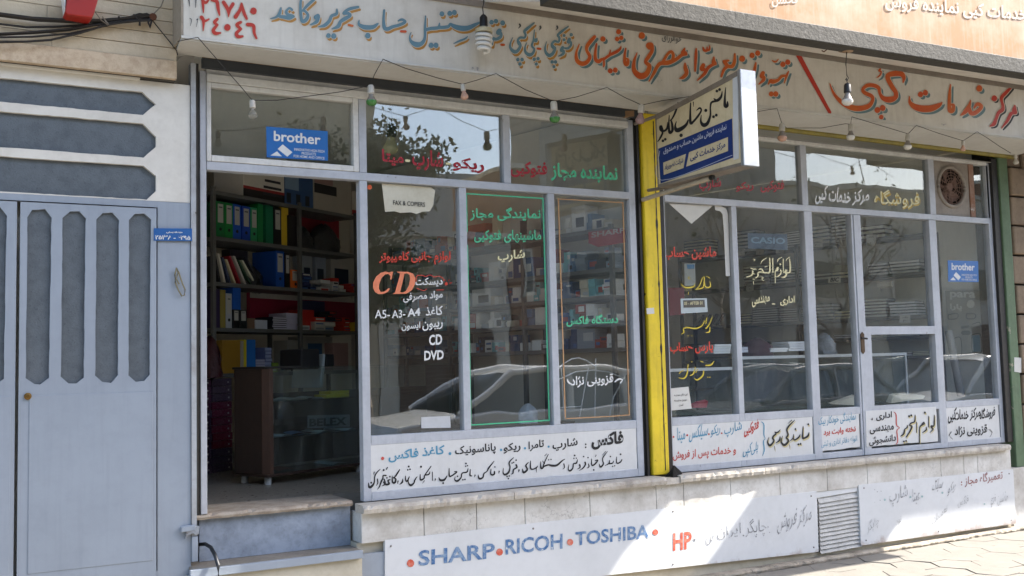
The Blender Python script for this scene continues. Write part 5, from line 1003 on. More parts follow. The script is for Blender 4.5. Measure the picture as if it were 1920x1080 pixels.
G1, B1c, K1, Y1 = '#0f6a35', '#1746a8', '#17171a', '#c9a92a'
binder(q(105), q(225), q4(330), AL[1], '#0e3d26', 'dark green binder partly hidden at the far left end of the top file row', False, False, .12)
binder(q(262), q(355), q4(335), AL[1], G1, 'green binder with a white spine label next to the left shelf post')
binder(q(358), q(446), q4(352), AL[1], '#117a35', 'brighter green binder, second with a spine label from the left post')
binder(q(448), q(532), q4(366), AL[1], '#1a4fae', 'blue binder touching the brighter green one on the top file row')
binder(q(545), q(633), q4(388), AL[1], '#1740a0', 'darker blue binder standing before the light green one')
binder(q(637), q(714), q4(402), AL[1], '#2b8a5b', 'pale green binder with a cream label, right of both blue binders')
binder(q(716), q(774), q4(362), AL[1], '#11743c', 'taller green binder without label behind the pale green one', False, False, .04)
binder(q(803), q(882), q4(378), AL[1], '#0f6b49', 'blue green binder with a bare spine before the black one', False, False)
binder(q(890), q(972), q4(402), AL[1], K1, 'black binder with a white label beside the yellow one')
binder(q(975), q(1048), q4(402), AL[1], Y1, 'yellow binder with a plain spine on the top file row', False, False)
pbox('box_file', SA, q(1052), q(1158), q4(490), AL[1], .03, .3, gm('#1b1618'), 'black file box with a dark red lid beside the middle shelf post', 'box')
pbox('toner_box', SA, q(1060), q(1600), q4(480), AL[1], .31, .37, gm('#8c1f2c'), 'wide dark red carton standing at the back of the upper right bay', 'carton')
bagm = mat('black_bag', '#26272a', .3, '#4b4d52', .5, 40, bump=1.0, bscale=30, spec=.6)
def bag(x0, x1, yt, pl, lvl, label, m, d=.15, h=None):
    a, b = pl.s(x0, yt), pl.s(x1, yt); z1 = pl.at((x0+x1)/2, yt).z; cx = (a+b)/2; rx = (b-a)/2; hz = z1-lvl
    mb = MB(); n, k = 18, 8
    for j in range(k+1):
        t_ = j/k; rr = math.sqrt(max(.02, 1-t_**2.2))
        for i in range(n):
            an = 2*math.pi*i/n; w = 1+.10*math.sin(an*5+j*1.3)+random.uniform(-.05, .05)
            mb.v.append(tuple(pl.P(cx+rx*rr*w*math.cos(an), d+.1*rr*w*math.sin(an), lvl+hz*t_*(1+.04*math.sin(an*3)))))
    mb.f = [(j*n+i, j*n+(i+1) % n, (j+1)*n+(i+1) % n, (j+1)*n+i) for j in range(k) for i in range(n)]+[tuple(range(k*n, k*n+n)), tuple(range(n))[::-1]]
    return mb.build('plastic_bag', m, label=label, cat='bag', group='bags on the shelf', smooth=True)
bag(q(1205), q(1430), q4(590), SA, AL[1], 'left black plastic bag of cable bundles on the upper shelf', bagm)
bag(q(1425), q(1720), q4(570), SA, AL[1], 'larger right black plastic bag of cable bundles on the upper shelf', bagm)
# top of the shelf
o, bx = pbox('tray_box', SA, q(556), q(1008), q4(20), AL[0], .03, .36, gm('#c3bdb2'), 'large white and black carton with a desk tray picture on top of the shelf', 'carton')
faceplate(SA, o, bx, 0.002, .998, .0, .3, gm('#1a1718')); faceplate(SA, o, bx, .002, .998, .30, .40, gm('#8b2a2a'), 'red_stripe')
for j in range(3): faceplate(SA, o, bx, .45+.03*j, .93-.02*j, .2+.24*j, .29+.24*j, gm('#26272b'), 'tray_picture', .003)
o, bx = pbox('phone_box', SA, q(1012), q(1316), q4(60), AL[0], .02, .34, gm('#2c4a72'), 'blue carton printed with three phones on top of the shelf', 'carton')
for j in range(3): faceplate(SA, o, bx, .05+.33*j, .2+.33*j, .05, .38, gm('#141a26'), 'phone_picture')
faceplate(SA, o, bx, .0, .48, .5, .95, gm('#6f87a0'), 'pale_panel')
o, bx = pbox('scanner_box', SA, q(1322), q(1730), q4(80), AL[0], .02, .36, gm('#9b9488'), 'beige carton with a dark machine picture on top of the shelf, right', 'carton')
faceplate(SA, o, bx, .02, .6, .48, .75, gm('#1d1b1e'), 'machine_picture'); faceplate(SA, o, bx, .02, .5, .76, .95, gm('#8d6f6a'), 'pink_print')
o, bx = pbox('small_white_box', SA, q(1740), q(1812), q4(225), AL[0], .06, .3, gm('#b9b2a6'), 'small white carton with a red foot at the right end of the shelf top', 'carton')
faceplate(SA, o, bx, .0, 1, .1, .28, gm('#8b2a2a'), 'red_stripe')
# second row: leaning books, binders, small cartons
cols = ['#26262b', '#c9c4b8', '#39435c', '#cdbfa0', '#8f2432', '#b9b6b0', '#2f4a3a', '#d6cfb6', '#30323a']
x = 300
for i, (xa, xb) in enumerate([(262, 300), (300, 345), (345, 385), (385, 425), (425, 470), (470, 520), (520, 560), (560, 600), (600, 640)]):
    s0 = SA.s(q(xa), q5(60)); h = .215+.02*math.sin(i*1.7); th = .022
    m = MB(); lean = .055+.016*i; a = SA.P(s0+.02, .06, AL[2]+.0005)
    m.obox(SA.P(s0+lean+.04, .06, AL[2]+.001), SA.u*th, -SA.n*.19, Vector((0, 0, h))-SA.u*lean)
    m.build('leaning_book', gm(cols[i]), label='%s from the left of the thin books leaning on the second file row' % ORD[i], cat='book', group='leaning books')
pbox('drive_box', SA, q(415), q(610), q4(865), AL[2], .26, .36, gm('#33323a'), 'dark carton behind the leaning books', 'carton')
bag(q(640), q(880), q5(-30), SA, AL[2], 'dark crumpled bag between the leaning books and the blue binder', bagm)
binder(q(912), q(1003), q5(-170), AL[2], '#164a9c', 'blue binder on the second file row beside a black one')
binder(q(1012), q(1066), q5(-150), AL[2], '#1a1614', 'narrow black binder between the blue and the orange binder')
binder(q(1070), q(1182), q5(35), AL[2], '#d9621c', 'short orange binder beside the middle shelf post')
CW, CB_, CR, CN = '#c4c4c2', '#1f2c57', '#b3362a', '#23252b'
def carton_rows(pl, x0, x1, rows, lvl, yb, ht, cols, where, group, d0=.06, dep=.16, seed=0, wmin=28, wmax=60):
    """rows of small cartons stacked on a shelf; heights in pixels"""
    rnd = random.Random(seed); n = 0
    for r_ in range(rows):
        x = x0+rnd.uniform(0, 4)
        while x < x1-6:
            w = rnd.uniform(wmin, wmax)
            if x+w > x1: break
            c = rnd.choice(cols)
            f = lambda xx, yy: pl.at(xx, yy, -d0)
            a = (f(x, yb-ht*r_)-pl.p).dot(pl.u); b = (f(x+w-.8, yb-ht*r_)-pl.p).dot(pl.u); zz = lvl+(f(x, yb-ht*r_-ht).z-f(x, yb-ht*r_).z)*r_; h = f(x, yb-ht*r_-ht).z-f(x, yb-ht*r_).z
            dd = d0+rnd.uniform(0, .02)
            m = block(pl, a, b, dd, dd+dep, zz+.0006, zz+h-.0008).build('small_carton', gm(c), label='%s %s layer carton %s' % (ORD[min(n, 23)], ['bottom', 'second', 'third', 'fourth', 'fifth', 'sixth'][r_], where), cat='carton', group=group)
            if rnd.random() < .75: faceplate(pl, m, (a, b, zz, zz+h, dd), .12, .88, rnd.uniform(.2, .4), rnd.uniform(.55, .75), gm(rnd.choice(['#c9c6bf', '#26272e', '#a8392e', '#3a5c8c', '#8b8f94'])), 'print')
            n += 1; x += w
        n = 0
        if rnd.random() < .4: x1 -= rnd.uniform(0, 10)
carton_rows(SA, q(1195), q(1395), 5, AL[2], q5(250), 6.2, [CB_, CB_, '#2b3560'], 'of the navy stack right of the orange binder', 'navy cartons', .05, .14, 3, 10, 19)
carton_rows(SA, q(1398), q(1524), 4, AL[2], q5(252), 7, [CW, '#d0d2d4'], 'of the white stack right of the navy cartons', 'white cartons', .05, .14, 4, 18, 22)
carton_rows(SA, q(1528), q(1722), 4, AL[2], q5(258), 6.5, [CW, CR, CW], 'of the white and red stack on the second shelf', 'white and red cartons', .05, .14, 5, 9, 14)
carton_rows(SA, q(1724), q(1815), 3, AL[2], q5(262), 6, [CR, '#9c2b25'], 'of the red stack at the right end of the second shelf', 'red cartons', .05, .14, 6, 7, 13)
for (a, b, yt, c, lab) in ((1200, 1310, -165, '#9aa0a4', 'white carton with a printer picture at the back of the second shelf'), (1345, 1458, -150, '#8f99a6', 'pale carton with a blue printer picture at the back of the second shelf'), (1510, 1760, -160, '#a5a39d', 'grey carton with a black bottle picture at the back of the second shelf')):
    o, bx = pbox('picture_carton', SA, q(a), q(b), q5(yt), AL[2], .24, .36, gm(c), lab, 'carton', 'cartons at the back')
    faceplate(SA, o, bx, .15, .75, .2, .6, gm('#1f2e44'), 'picture')
# third row
binder(q(256), q(305), q5(240), AL[3], '#2d2144', 'dark purple binder at the left end of the third file row', False, False)
binder(q(308), q(366), q5(250), AL[3], '#8a7c3c', 'old yellow grey folder beside the silver binder', False, False)
binder(q(370), q(434), q5(292), AL[3], '#9ea3aa', 'silver grey binder with a white label on the third file row')
binder(q(445), q(517), q5(465), AL[3], '#1a1a1c', 'left of the two low black binders on the third file row')
binder(q(520), q(598), q5(470), AL[3], '#161618', 'right of the two low black binders, under the tilted blue one')
o = MB().obox(SA.P(SA.s(q(508), q5(300)), .06, SA.at(q(508), q5(466)).z+.001), SA.u*.088, -SA.n*.24, Vector((0, 0, .185))).build('binder', gm('#1b55ad'), label='blue binder lying across the black binders on the third file row', cat='binder', group='binders on the shelf', bev=.003)
o, bx = pbox('crimson_carton', SA, q(630), q(1160), q5(298), AL[3], .33, .37, gm('#8e1f3a'), 'broad crimson toner carton at the back of the third row', 'carton')
faceplate(SA, o, bx, 0, 1, .86, .999, gm('#b7b2a8'), 'white_top'); 
def ptext(pl, o, text, lb, rb, h, m, d, bold=.02): Text(onP(pl, -d), .0022).word(text, lb, rb, h, bold).build(m, o)
ptext(SA, o, 'TOSHIBA', (q(650), q5(290)), (q(755), q5(297)), 4.5, INK, .33)
o, bx = pbox('crimson_carton', SA, q(1190), q(1770), q5(330), AL[3], .33, .37, gm('#86203a'), 'crimson and violet toner carton at the back of the third row', 'carton')
faceplate(SA, o, bx, 0, 1, .88, .999, gm('#b3aea5'), 'white_top'); faceplate(SA, o, bx, 0, .42, .0, .86, gm('#383a5c'), 'violet_panel')
pbox('brown_box', SA, q(602), q(690), q5(560), AL[3], .06, .25, gm('#6e5644'), 'small brown box on the third row', 'box')
pbox('sheet_stack', SA, q(692), q(820), q5(580), AL[3], .05, .25, gm('#b2b7c2'), 'bundle of printed white sheets on the third row', 'paper')
def slab_stack(pl, x0, x1, yb, yt, n, lvl, cover, page, lab, name, cat, group, d0=.05, dep=.2, jit=.004, seed=1):
    rnd = random.Random(seed); f = lambda x, y: pl.at(x, y, -d0)
    a = (f(x0, yb)-pl.p).dot(pl.u); b = (f(x1, yb)-pl.p).dot(pl.u); H = f((x0+x1)/2, yt).z-f((x0+x1)/2, yb).z; h = H/n
    for i in range(n):
        z = lvl+.0004+i*h; j0, j1, jd = rnd.uniform(-jit, jit), rnd.uniform(-jit, jit), rnd.uniform(0, 2*jit)
        o = block(pl, a+j0, b+j1, d0+jd, d0+jd+dep, z, z+h*.97).build(name, gm(cover), label=lab % (('bottom', 'second from bottom', 'third from bottom', 'fourth from bottom', 'fifth from bottom', 'sixth from bottom', 'seventh from bottom', 'eighth from bottom', 'ninth from bottom')[i] if i < n-1 or n == 1 else 'topmost'), cat=cat, group=group)
        if page: block(pl, a+j0+.002, b+j1+.001, d0+jd-.0012, d0+jd+dep-.01, z+h*.16, z+h*.82).build('pages', gm(page, .8), o)
slab_stack(SA, q(882), q(1032), q5(682), q5(545), 6, AL[3], '#1d2030', '#b9b7c6', 'notebook, %s in the stack beside the white paper packs', 'notebook', 'notebook', 'notebooks beside the paper packs', seed=2)
slab_stack(SA, q(1033), q(1150), q5(684), q5(500), 3, AL[3], '#b6b3c9', None, 'white paper pack, %s in the stack by the middle post', 'paper_pack', 'paper pack', 'white paper packs', seed=3)
pbox('red_toy_box', SA, q(1195), q(1330), q5(470), AL[3], .1, .26, gm('#b02c26'), 'stack top red carton near the middle post on the third row', 'carton')
carton_rows(SA, q(1192), q(1320), 3, AL[3], q5(690), 9, [CW, CR], 'of the white and red pile right of the middle post', 'third row cartons', .04, .07, 8, 9, 16)
carton_rows(SA, q(1330), q(1590), 3, AL[3], q5(692), 8.5, ['#b9b7b2', '#c23b2e', '#8c8f94'], 'of the striped white and red pile on the third row', 'third row cartons', .05, .14, 9, 18, 24)
carton_rows(SA, q(1470), q(1650), 3, AL[3]+.095, q5(560), 6, ['#1f2538', '#20222b'], 'of the dark cartons on top of the striped pile', 'third row cartons', .08, .12, 10, 10, 15)
carton_rows(SA, q(1655), q(1775), 4, AL[3], q5(694), 6.5, [CR, '#8f8a86', CR], 'of the red pile at the right end of the third row', 'third row cartons', .06, .14, 12, 8, 14)
pbox('yellow_carton', SA, q(1780), q(1838), q5(605), AL[3], .04, .2, gm('#d1ae2c'), 'yellow carton at the right end of the third row', 'carton')
# fourth row, above the counter
pbox('box_file', SA, q(330), q(525), q5(800), AL[4], .04, .28, gm('#9a7322'), 'wide ochre file box above the counter', 'box')
binder(q(527), q(562), q5(805), AL[4], '#a39a8a', 'grey folder between the ochre file box and the yellow folder', False, False)
binder(q(565), q(594), q5(795), AL[4], '#d6b82e', 'narrow yellow folder above the counter', False, False)
binder(q(598), q(692), q5(795), AL[4], '#2670c0', 'broad bright blue binder above the counter', False, False)
slab_stack(SA, q(697), q(795), q5(1060), q5(915), 5, AL[4]+.0, '#8a8db0', '#b3b4c9', 'lilac pad, %s in the left pile above the counter', 'pad', 'pad', 'lilac pads', seed=4)
slab_stack(SA, q(800), q(868), q5(1060), q5(790), 7, AL[4], '#6f7aa8', '#9aa6c6', 'blue grey pad, %s in the tied pile above the counter', 'pad', 'pad', 'blue grey pads', seed=5)
carton_rows(SA, q(870), q(1010), 5, AL[4], q5(1060), 9, ['#7d9a3e', '#a9b86a', '#8aa34e'], 'of the green yellow tied pile above the counter', 'green yellow packs', .05, .12, 14, 10, 13)
o, bx = pbox('white_carton', SA, q(1035), q(1160), q5(800), AL[4], .2, .36, gm('#a8a49c'), 'white carton with a black disc print left of the middle post above the counter', 'carton')
faceplate(SA, o, bx, .3, 1, .02, .3, gm('#141416'), 'black_print')
o, bx = pbox('machine_carton', SA, q(1190), q(1530), q5(760), AL[4], .2, .36, gm('#a39f97'), 'white carton with a blue cash machine picture above the counter', 'carton')
faceplate(SA, o, bx, .2, .65, .45, .8, gm('#2f5478'), 'machine_picture')
o, bx = pbox('pink_carton', SA, q(1535), q(1700), q5(830), AL[4], .1, .3, gm('#9c7f7c'), 'dusty pink carton behind the dark screen', 'carton')
# reams at the foot of the shelf
FR = Plane((1.72, 2.165, 0), 58)
def reams(x0, x1, n, cols, where, off):
    a, b = (SA.at(x0, 800, off)-SA.p).dot(SA.u), (SA.at(x1, 800, off)-SA.p).dot(SA.u); h = (1.5-FZ)/n
    for i in range(n):
        c = cols[i*len(cols)//n]; z = FZ+.0006+i*h; j = random.uniform(-.006, .006)
        o = block(SA, a+j, b+j, -off, -off+.21, z, z+h*.965).build('paper_ream', mat('ream_'+c.strip('#'), c, .25, '#6f6a70', .3, 30, bump=.5, bscale=25, spec=.6), label='shiny dark paper ream, %s from the floor in the %s stack beside the counter' % (ORD[i], where), cat='paper ream', group='paper reams on the floor', bev=.006)
        Text(lambda px, py, zz=0: SA.at(px, py, off+zz), .001)
        p = SA.P(b+j-.05, -off-.001, z+h*.35); MB().obox(p, SA.u*.016, -SA.n*.0006, (0, 0, h*.22)).build('mark', gm('#8d888b'), o)
reams(372, 397.5, 12, ['#4a3c54', '#4d3a50', '#5c3450'], 'left', .03)
reams(399, 436, 12, ['#4b3d52', '#74243c', '#6b2a42', '#4f3f52'], 'right', .015)
bag(374, 402, 632, SA, 1.505, 'dark red foil packs heaped on the left ream stack', mat('foil_red', '#4a2228', .3, '#241418', .5, 30, bump=.8, bscale=40), -.03)
# ------------------------------------------------------------------ glass fronted counter
CP = Plane((2.01, 1.115, 0), 64.6)
ct = thing('display_counter', 'dark wood counter with a glass front just inside the open doorway', 'counter', CP.P(0, 0, FZ))
WD = mat('counter_wood', '#35261f', .4, '#1c1411', .6, 3, streak=.3); WDL = mat('counter_stile', '#4b352b', .4, '#2c1e18', .6, 4, streak=.3)
cz0, cz1 = .838, 1.565; CL = 2.1; CD = .34
MB().obox(CP.P(-.0, .05, cz0), CP.u*.02, -CP.n*(CD-.05), (0, 0, cz1-cz0)).build('side_panel', WD, ct, bev=.002)
MB().obox(CP.P(CL, .02, cz0), CP.u*.02, -CP.n*(CD-.02), (0, 0, cz1-cz0)).build('side_panel', WD, ct, bev=.002)
MB().prism([CP.P(-.0, .048, cz0), CP.P(.028, 0, cz0), CP.P(.06, 0, cz0), CP.P(.06, .02, cz0), CP.P(.0, .06, cz0)], (0, 0, cz1-cz0)).build('corner_stile', WDL, ct, bev=.002)
MB().obox(CP.P(.021, CD-.012, cz0+.02), CP.u*(CL-.022), -CP.n*.011, (0, 0, cz1-cz0-.2)).build('back_panel', WD, ct)
MB().obox(CP.P(-.01, -.006, cz0-.018), CP.u*(CL+.04), -CP.n*(CD+.012), (0, 0, .018)).build('base', WD, ct, bev=.003)
MB().obox(CP.P(-.012, -.008, cz1), CP.u*.34, -CP.n*(CD+.016), (0, 0, .016)).build('top', gm('#141313'), ct, bev=.004)
MB().obox(CP.P(.33, -.008, cz1), CP.u*(CL-.29), -CP.n*(CD+.016), (0, 0, .008)).build('glass_top', glass('counter_glass', (.75, .83, .82), .05, k=1.2), ct)
MB().obox(CP.P(.062, .006, cz0+.002), CP.u*(CL-.064), -CP.n*.004, (0, 0, cz1-cz0-.004)).build('glass_front', MATS['counter_glass'], ct)
for zz in (1.08, 1.33): MB().obox(CP.P(.064, .016, zz), CP.u*(CL-.068), -CP.n*(CD-.03), (0, 0, .006)).build('glass_shelf', MATS['counter_glass'], ct)
for a, d in ((.05, .05), (.05, CD-.05), (.95, .05), (1.95, .05), (1.95, CD-.05)):
    MB().lathe([(0, -.0725), (.024, -.0725), (.024, -.03), (.022, -.0185), (0, -.0185)], CP.P(a, d, cz0), 14).build('foot', mat('foot_white', '#a9adb0', .4, None, .3, 9), ct)
o = MB().prism([CP.at(*v, -.1) for v in [(577, 779), (577, 803), (656, 800), (656, 777)]], -CP.n*.004).build('brand_plate', gm('#62676d'), label='grey plate with large block letters standing on a counter shelf', cat='plate')
Text(onP(CP, -.1), .001).word('BELEX', (580, 800), (650, 797), 15, .035).build(gm('#15181c'), o)
rnd = random.Random(9)
for k, (a, zz, c) in enumerate([(.18, 1.337, '#b5b2a6'), (.36, 1.337, '#c6c2b8'), (.55, 1.337, '#a8b0b4'), (.2, 1.087, '#97a2ae'), (.42, 1.087, '#5f7fa8'), (.62, 1.087, '#b4bcc2'), (.85, 1.087, '#9fb0bd'), (.3, cz0+.003, '#7c4b42'), (.75, cz0+.003, '#9aa3aa')]):
    m = MB(); an = rnd.uniform(-.5, .5); n = 6; w, h = .16, .2; c0 = CP.P(a, .15, zz+.001); U = Matrix.Rotation(an, 3, 'Z') @ CP.u; V_ = Matrix.Rotation(an, 3, 'Z') @ (-CP.n)
    for i in range(n+1): m.v += [tuple(c0+U*(w*(i/n-.5))-V_*h*.5+Vector((0, 0, .012*math.sin(i/n*3.1)))), tuple(c0+U*(w*(i/n-.5))+V_*h*.5+Vector((0, 0, .018*math.sin(i/n*3.1+.4))))]
    m.f = [(2*i, 2*i+2, 2*i+3, 2*i+1) for i in range(n)]
    m.build('leaflet', gm(c, .5), label=['cream leaflet at the left of the upper counter shelf', 'white leaflet in the middle of the upper counter shelf', 'grey blue leaflet at the right of the upper counter shelf', 'grey leaflet at the left of the lower counter shelf', 'blue leaflet before the block letter plate', 'pale leaflet under the last plate letters', 'pale blue leaflet at the right of the lower counter shelf', 'brownish leaflet on the counter floor, left', 'pale leaflet on the counter floor, right'][k], cat='leaflet', group='leaflets in the counter')
for k, (x0, x1, y, z) in enumerate([(632, 676, 738, 1.338), (641, 676, 732, 1.362)]):
    a, b = CP.s(x0, y), CP.s(x1, y); block(CP, a, b, .12, .24, z, z+.022).build('yellow_box', gm('#c9b21f'), label=['lower of two flat yellow boxes on the upper counter shelf', 'upper of two flat yellow boxes on the upper counter shelf'][k], cat='box', group='yellow boxes')
mt = thing('flat_monitor', 'edge of a pale flat monitor standing behind the counter', 'monitor', CP.P(.9, .45, 1.5))
m = MB(); a = CP.at(603, 727, -.5); b = CP.at(607, 664, -.5); m.prism([a+CP.u*-.012, a+CP.u*.02, b+CP.u*.022, b+CP.u*-.004], -CP.n*.34); m.build('panel', gm('#a9b4bb'), mt, bev=.008)
MB().obox(b+CP.u*.03-Vector((0, 0, .1)), CP.u*.09, -CP.n*.2, (0, 0, .1)).build('back_housing', gm('#1c1d20'), mt, bev=.01)
pr = MB(); a = CP.at(565, 688, -.45); pr.obox(a-Vector((0, 0, .02)), CP.u*.2, -CP.n*.25, (0, 0, .16)); pr.build('black_printer', gm('#222225'), label='black desk printer behind the counter near the monitor', cat='printer', bev=.015)
# ------------------------------------------------------------------ partition behind the left panes
CPA = Plane((4.30, .22, 0), -13)
MB().obox(CPA.P(-.1, .262, FZ), CPA.u*3.9, -CPA.n*.1, (0, 0, 3.48-FZ)).build('partition', PLAST, bld)
CLV = []
for y in (438, 511, 560, 606, 655): CLV.append(CPA.at(1057, y).z)
sC = shelf_unit(CPA, [0.0, .95, 1.9, 2.85], CLV, .26, 'long grey shelving of small goods behind the three left panes', top=CLV[0]+.02)
names = ['top', 'second', 'third', 'fourth', 'fifth']; LAY = ['', ', second layer', ', third layer']
rnd = random.Random(21)
for li, lv in enumerate(CLV):
    s = .03; n = 0; top = (CLV[li-1]-lv-.05) if li else .3
    while s < 2.8 and n < 38:
        big = rnd.random() < .14; w = rnd.choice([.15, .19, .24]) if big else rnd.choice([.05, .06, .075, .09, .11]); h = min(top, rnd.choice([.16, .2])) if big else rnd.choice([.04, .05, .065, .08])
        c = rnd.choice(['#a9a6a0', '#c4c1ba', '#d2d0c9', '#3a4f6e', '#2b2d33', '#7d868f', '#8c3a30', '#b7af9c', '#54708c', '#1f3f70', '#c6c4bd', '#c9c9c6', '#5f9aa0'])
        for kk in range(1 if big else rnd.choice([1, 1, 2, 2, 3])):
            d = .02+rnd.uniform(0, .05); z = lv+.0006+kk*(h+.001); jx = rnd.uniform(0, .008) if kk else 0
            if z+h > lv+top+.01: break
            o = block(CPA, s+jx, s+w-.005, d, d+.14, z, z+h).build('shelf_carton', gm(c), label='%s carton from the pillar on the %s shelf behind left panes%s' % (ORD[n], names[li], LAY[kk]), cat='carton', group='cartons behind the left panes')
            if rnd.random() < .6: faceplate(CPA, o, (s+jx, s+w-.005, z, z+h, d), .1, rnd.uniform(.5, .9), rnd.uniform(.15, .4), rnd.uniform(.55, .85), gm(rnd.choice(['#c9c6bf', '#26272e', '#8c2f28', '#3a5c8c', '#a7a9ab', '#1e2a44'])), 'print')
        n += 1; s += w+rnd.choice([0, 0, 0, .004, .02])
sb = MB().prism([CPA.at(*v, .0) for v in [(1104, 435), (1104, 456), (1122, 463), (1173, 455), (1173, 427)]], CPA.n*.004).build('red_brand_banner', gm('#8c1a20'), label='dark red paper banner with pale block letters behind the third pane', cat='banner')
Text(onP(CPA, .004), .001).word('SHARP', (1109, 446), (1172, 436), 10, .02).build(gm('#b0a8a2'), sb)
# white wire stand behind the third pane
ws = thing('wire_stand', 'white wire display stand behind the third pane', 'stand', at(1105, 785, .2))
for pts in ([(1046, 692), (1056, 682), (1072, 673), (1085, 671), (1100, 676), (1115, 686)], [(1117, 672), (1115, 786)], [(1103, 690), (1086, 783)], [(1052, 690), (1058, 785)], [(1046, 712), (1080, 697), (1110, 694), (1140, 697), (1172, 710)], [(1142, 784), (1150, 745), (1175, 700)], [(1050, 765), (1090, 762)]):
    px_tube('rod', pts, .2, .005, WHT, 7, ws)
# low cabinet and a bag behind the panes
lc = thing('low_cabinet', 'low dark cabinet standing behind the left panes', 'cabinet', (3.4, .5, FZ))
MB().box(2.9, 4.1, .5, .85, FZ+.001, 1.1).build('carcass', WD, lc, bev=.004); MB().box(2.88, 4.12, .48, .87, 1.101, 1.125).build('top', gm('#3a3733'), lc, bev=.003)
m = MB(); c0 = at(990, 772, .55); n = 16
for j in range(6):
    for i in range(n):
        a = 2*math.pi*i/n; rr = .075*math.sqrt(max(.03, 1-(j/5)**2))*(1+.15*math.sin(4*a+j)); m.v.append((c0.x+rr*math.cos(a), c0.y+rr*math.sin(a), 1.127+j*.028))
m.f = [(j*n+i, j*n+(i+1) % n, (j+1)*n+(i+1) % n, (j+1)*n+i) for j in range(5) for i in range(n)]+[tuple(range(5*n, 6*n)), tuple(range(n))[::-1]]
m.build('white_bag', mat('white_bag', '#c3cbd0', .4, '#9aa3aa', .4, 30, bump=.8, bscale=30), label='crumpled white plastic bag on the low cabinet behind the middle pane', cat='bag', smooth=True)
# ------------------------------------------------------------------ right room
DP = Plane((8.40, .04, 0), -15)
MB().obox(DP.P(-.0, .3, FZ), DP.u*5.4, -DP.n*.1, (0, 0, 3.48-FZ)).build('right_wall', mat('right_plaster', '#ece8de', .8, '#cfc9bc', .3, 1.2), bld)
DL = [DP.at(1680, y).z for y in (442, 513.5, 593, 631, 668)]
sD = shelf_unit(DP, [.62, 2.0, 3.5], DL, .28, 'grey shelving of notebooks on the right wall behind the shop door', lowest=FZ, top=DL[0]+.02)
NBC = ['#1e2433', '#2a2a30', '#3a2530', '#26343a']
def nb_stack(x0, x1, yt, n, li, where, seed, dark=None):
    yb = {0: 442, 1: 513.5, 2: 593, 3: 631, 4: 668}[li]; zt = DP.at((x0+x1)/2, yt, -.03).z
    f = lambda x: (DP.at(x, yt, -.03)-DP.p).dot(DP.u)
    a, b = sorted((f(x0), f(x1))); h = max(.012, (zt-DL[li])/n); r_ = random.Random(seed); c = NBC[seed % 4]; pg = r_.choice(['#d5d0c2', '#cbcad2', '#cfc6ae', '#c5c5c2'])
    for i in range(n):
        j = r_.uniform(-.008, .008); jj = r_.uniform(0, .014); z = DL[li]+.0004+i*h
        o = block(DP, a+j, b+j, .03+jj, .03+jj+.19, z, z+h*.97).build('notebook', gm(c), label='notebook, %s, %s' % (ORD[i]+' up' if i < n-1 else 'topmost', where), cat='notebook', group='stacked notebooks on the right wall')
        block(DP, a+j-.001, b+j-.004, .03+jj-.0012, .03+jj+.18, z+h*.2, z+h*.8).build('pages', gm(pg, .8), o)
for k, (x0, x1, yt, n, li, wh) in enumerate([(1518, 1552, 423, 5, 0, 'at the left of the narrow door light on the top shelf'), (1556, 1588, 404, 8, 0, 'beside the hanging cord on the top shelf'), (1607, 1657, 423, 3, 0, 'on the top shelf behind the door glass'), (1378, 1416, 432, 6, 0, 'on the top shelf behind the left edge of the cream lettering'), (1420, 1502, 436, 7, 0, 'on the top shelf over the cream lettering'), (1281, 1327, 450, 6, 0, 'on the top shelf behind the red lettering'), (1522, 1556, 512, 2, 1, 'left of the small pen sign on the second shelf'), (1558, 1592, 509, 2, 1, 'over the small pen sign on the second shelf'), (1626, 1664, 493, 4, 1, 'under the pale pack behind the door glass'), (1666, 1722, 488, 4, 1, 'at the right of the second shelf behind the door glass'), (1393, 1440, 497, 6, 1, 'behind the left half of the cream lettering on the second shelf'), (1445, 1504, 500, 6, 1, 'behind the right half of the cream lettering on the second shelf'), (1520, 1560, 570, 5, 2, 'left in the narrow light on the third shelf'), (1563, 1594, 582, 3, 2, 'right in the narrow light on the third shelf'), (1616, 1660, 560, 6, 2, 'left behind the door glass on the third shelf'), (1665, 1717, 565, 5, 2, 'right behind the door glass on the third shelf'), (1384, 1406, 588, 4, 2, 'by the mullion on the third shelf under the cream lettering'), (1409, 1456, 576, 7, 2, 'wide stack on the third shelf under the cream lettering'), (1460, 1505, 578, 6, 2, 'next to the wide stack on the third shelf'), (1656, 1710, 624, 2, 3, 'just above the door crossbar'), (1563, 1596, 627, 2, 3, 'in the narrow light on the fourth shelf'), (1628, 1655, 664, 2, 4, 'beside the lock plate on the lowest shelf'), (1657, 1709, 660, 2, 4, 'in the middle of the lowest shelf'), (1711, 1746, 658, 3, 4, 'at the right end of the lowest shelf')]): nb_stack(x0, x1, yt, n, li, wh, k)
o, bx = pbox('cream_carton', DP, 1563, 1590, 497, DL[1]+.035, .05, .2, gm('#9d9a86'), 'pale carton on two notebooks above the small pen sign', 'carton')
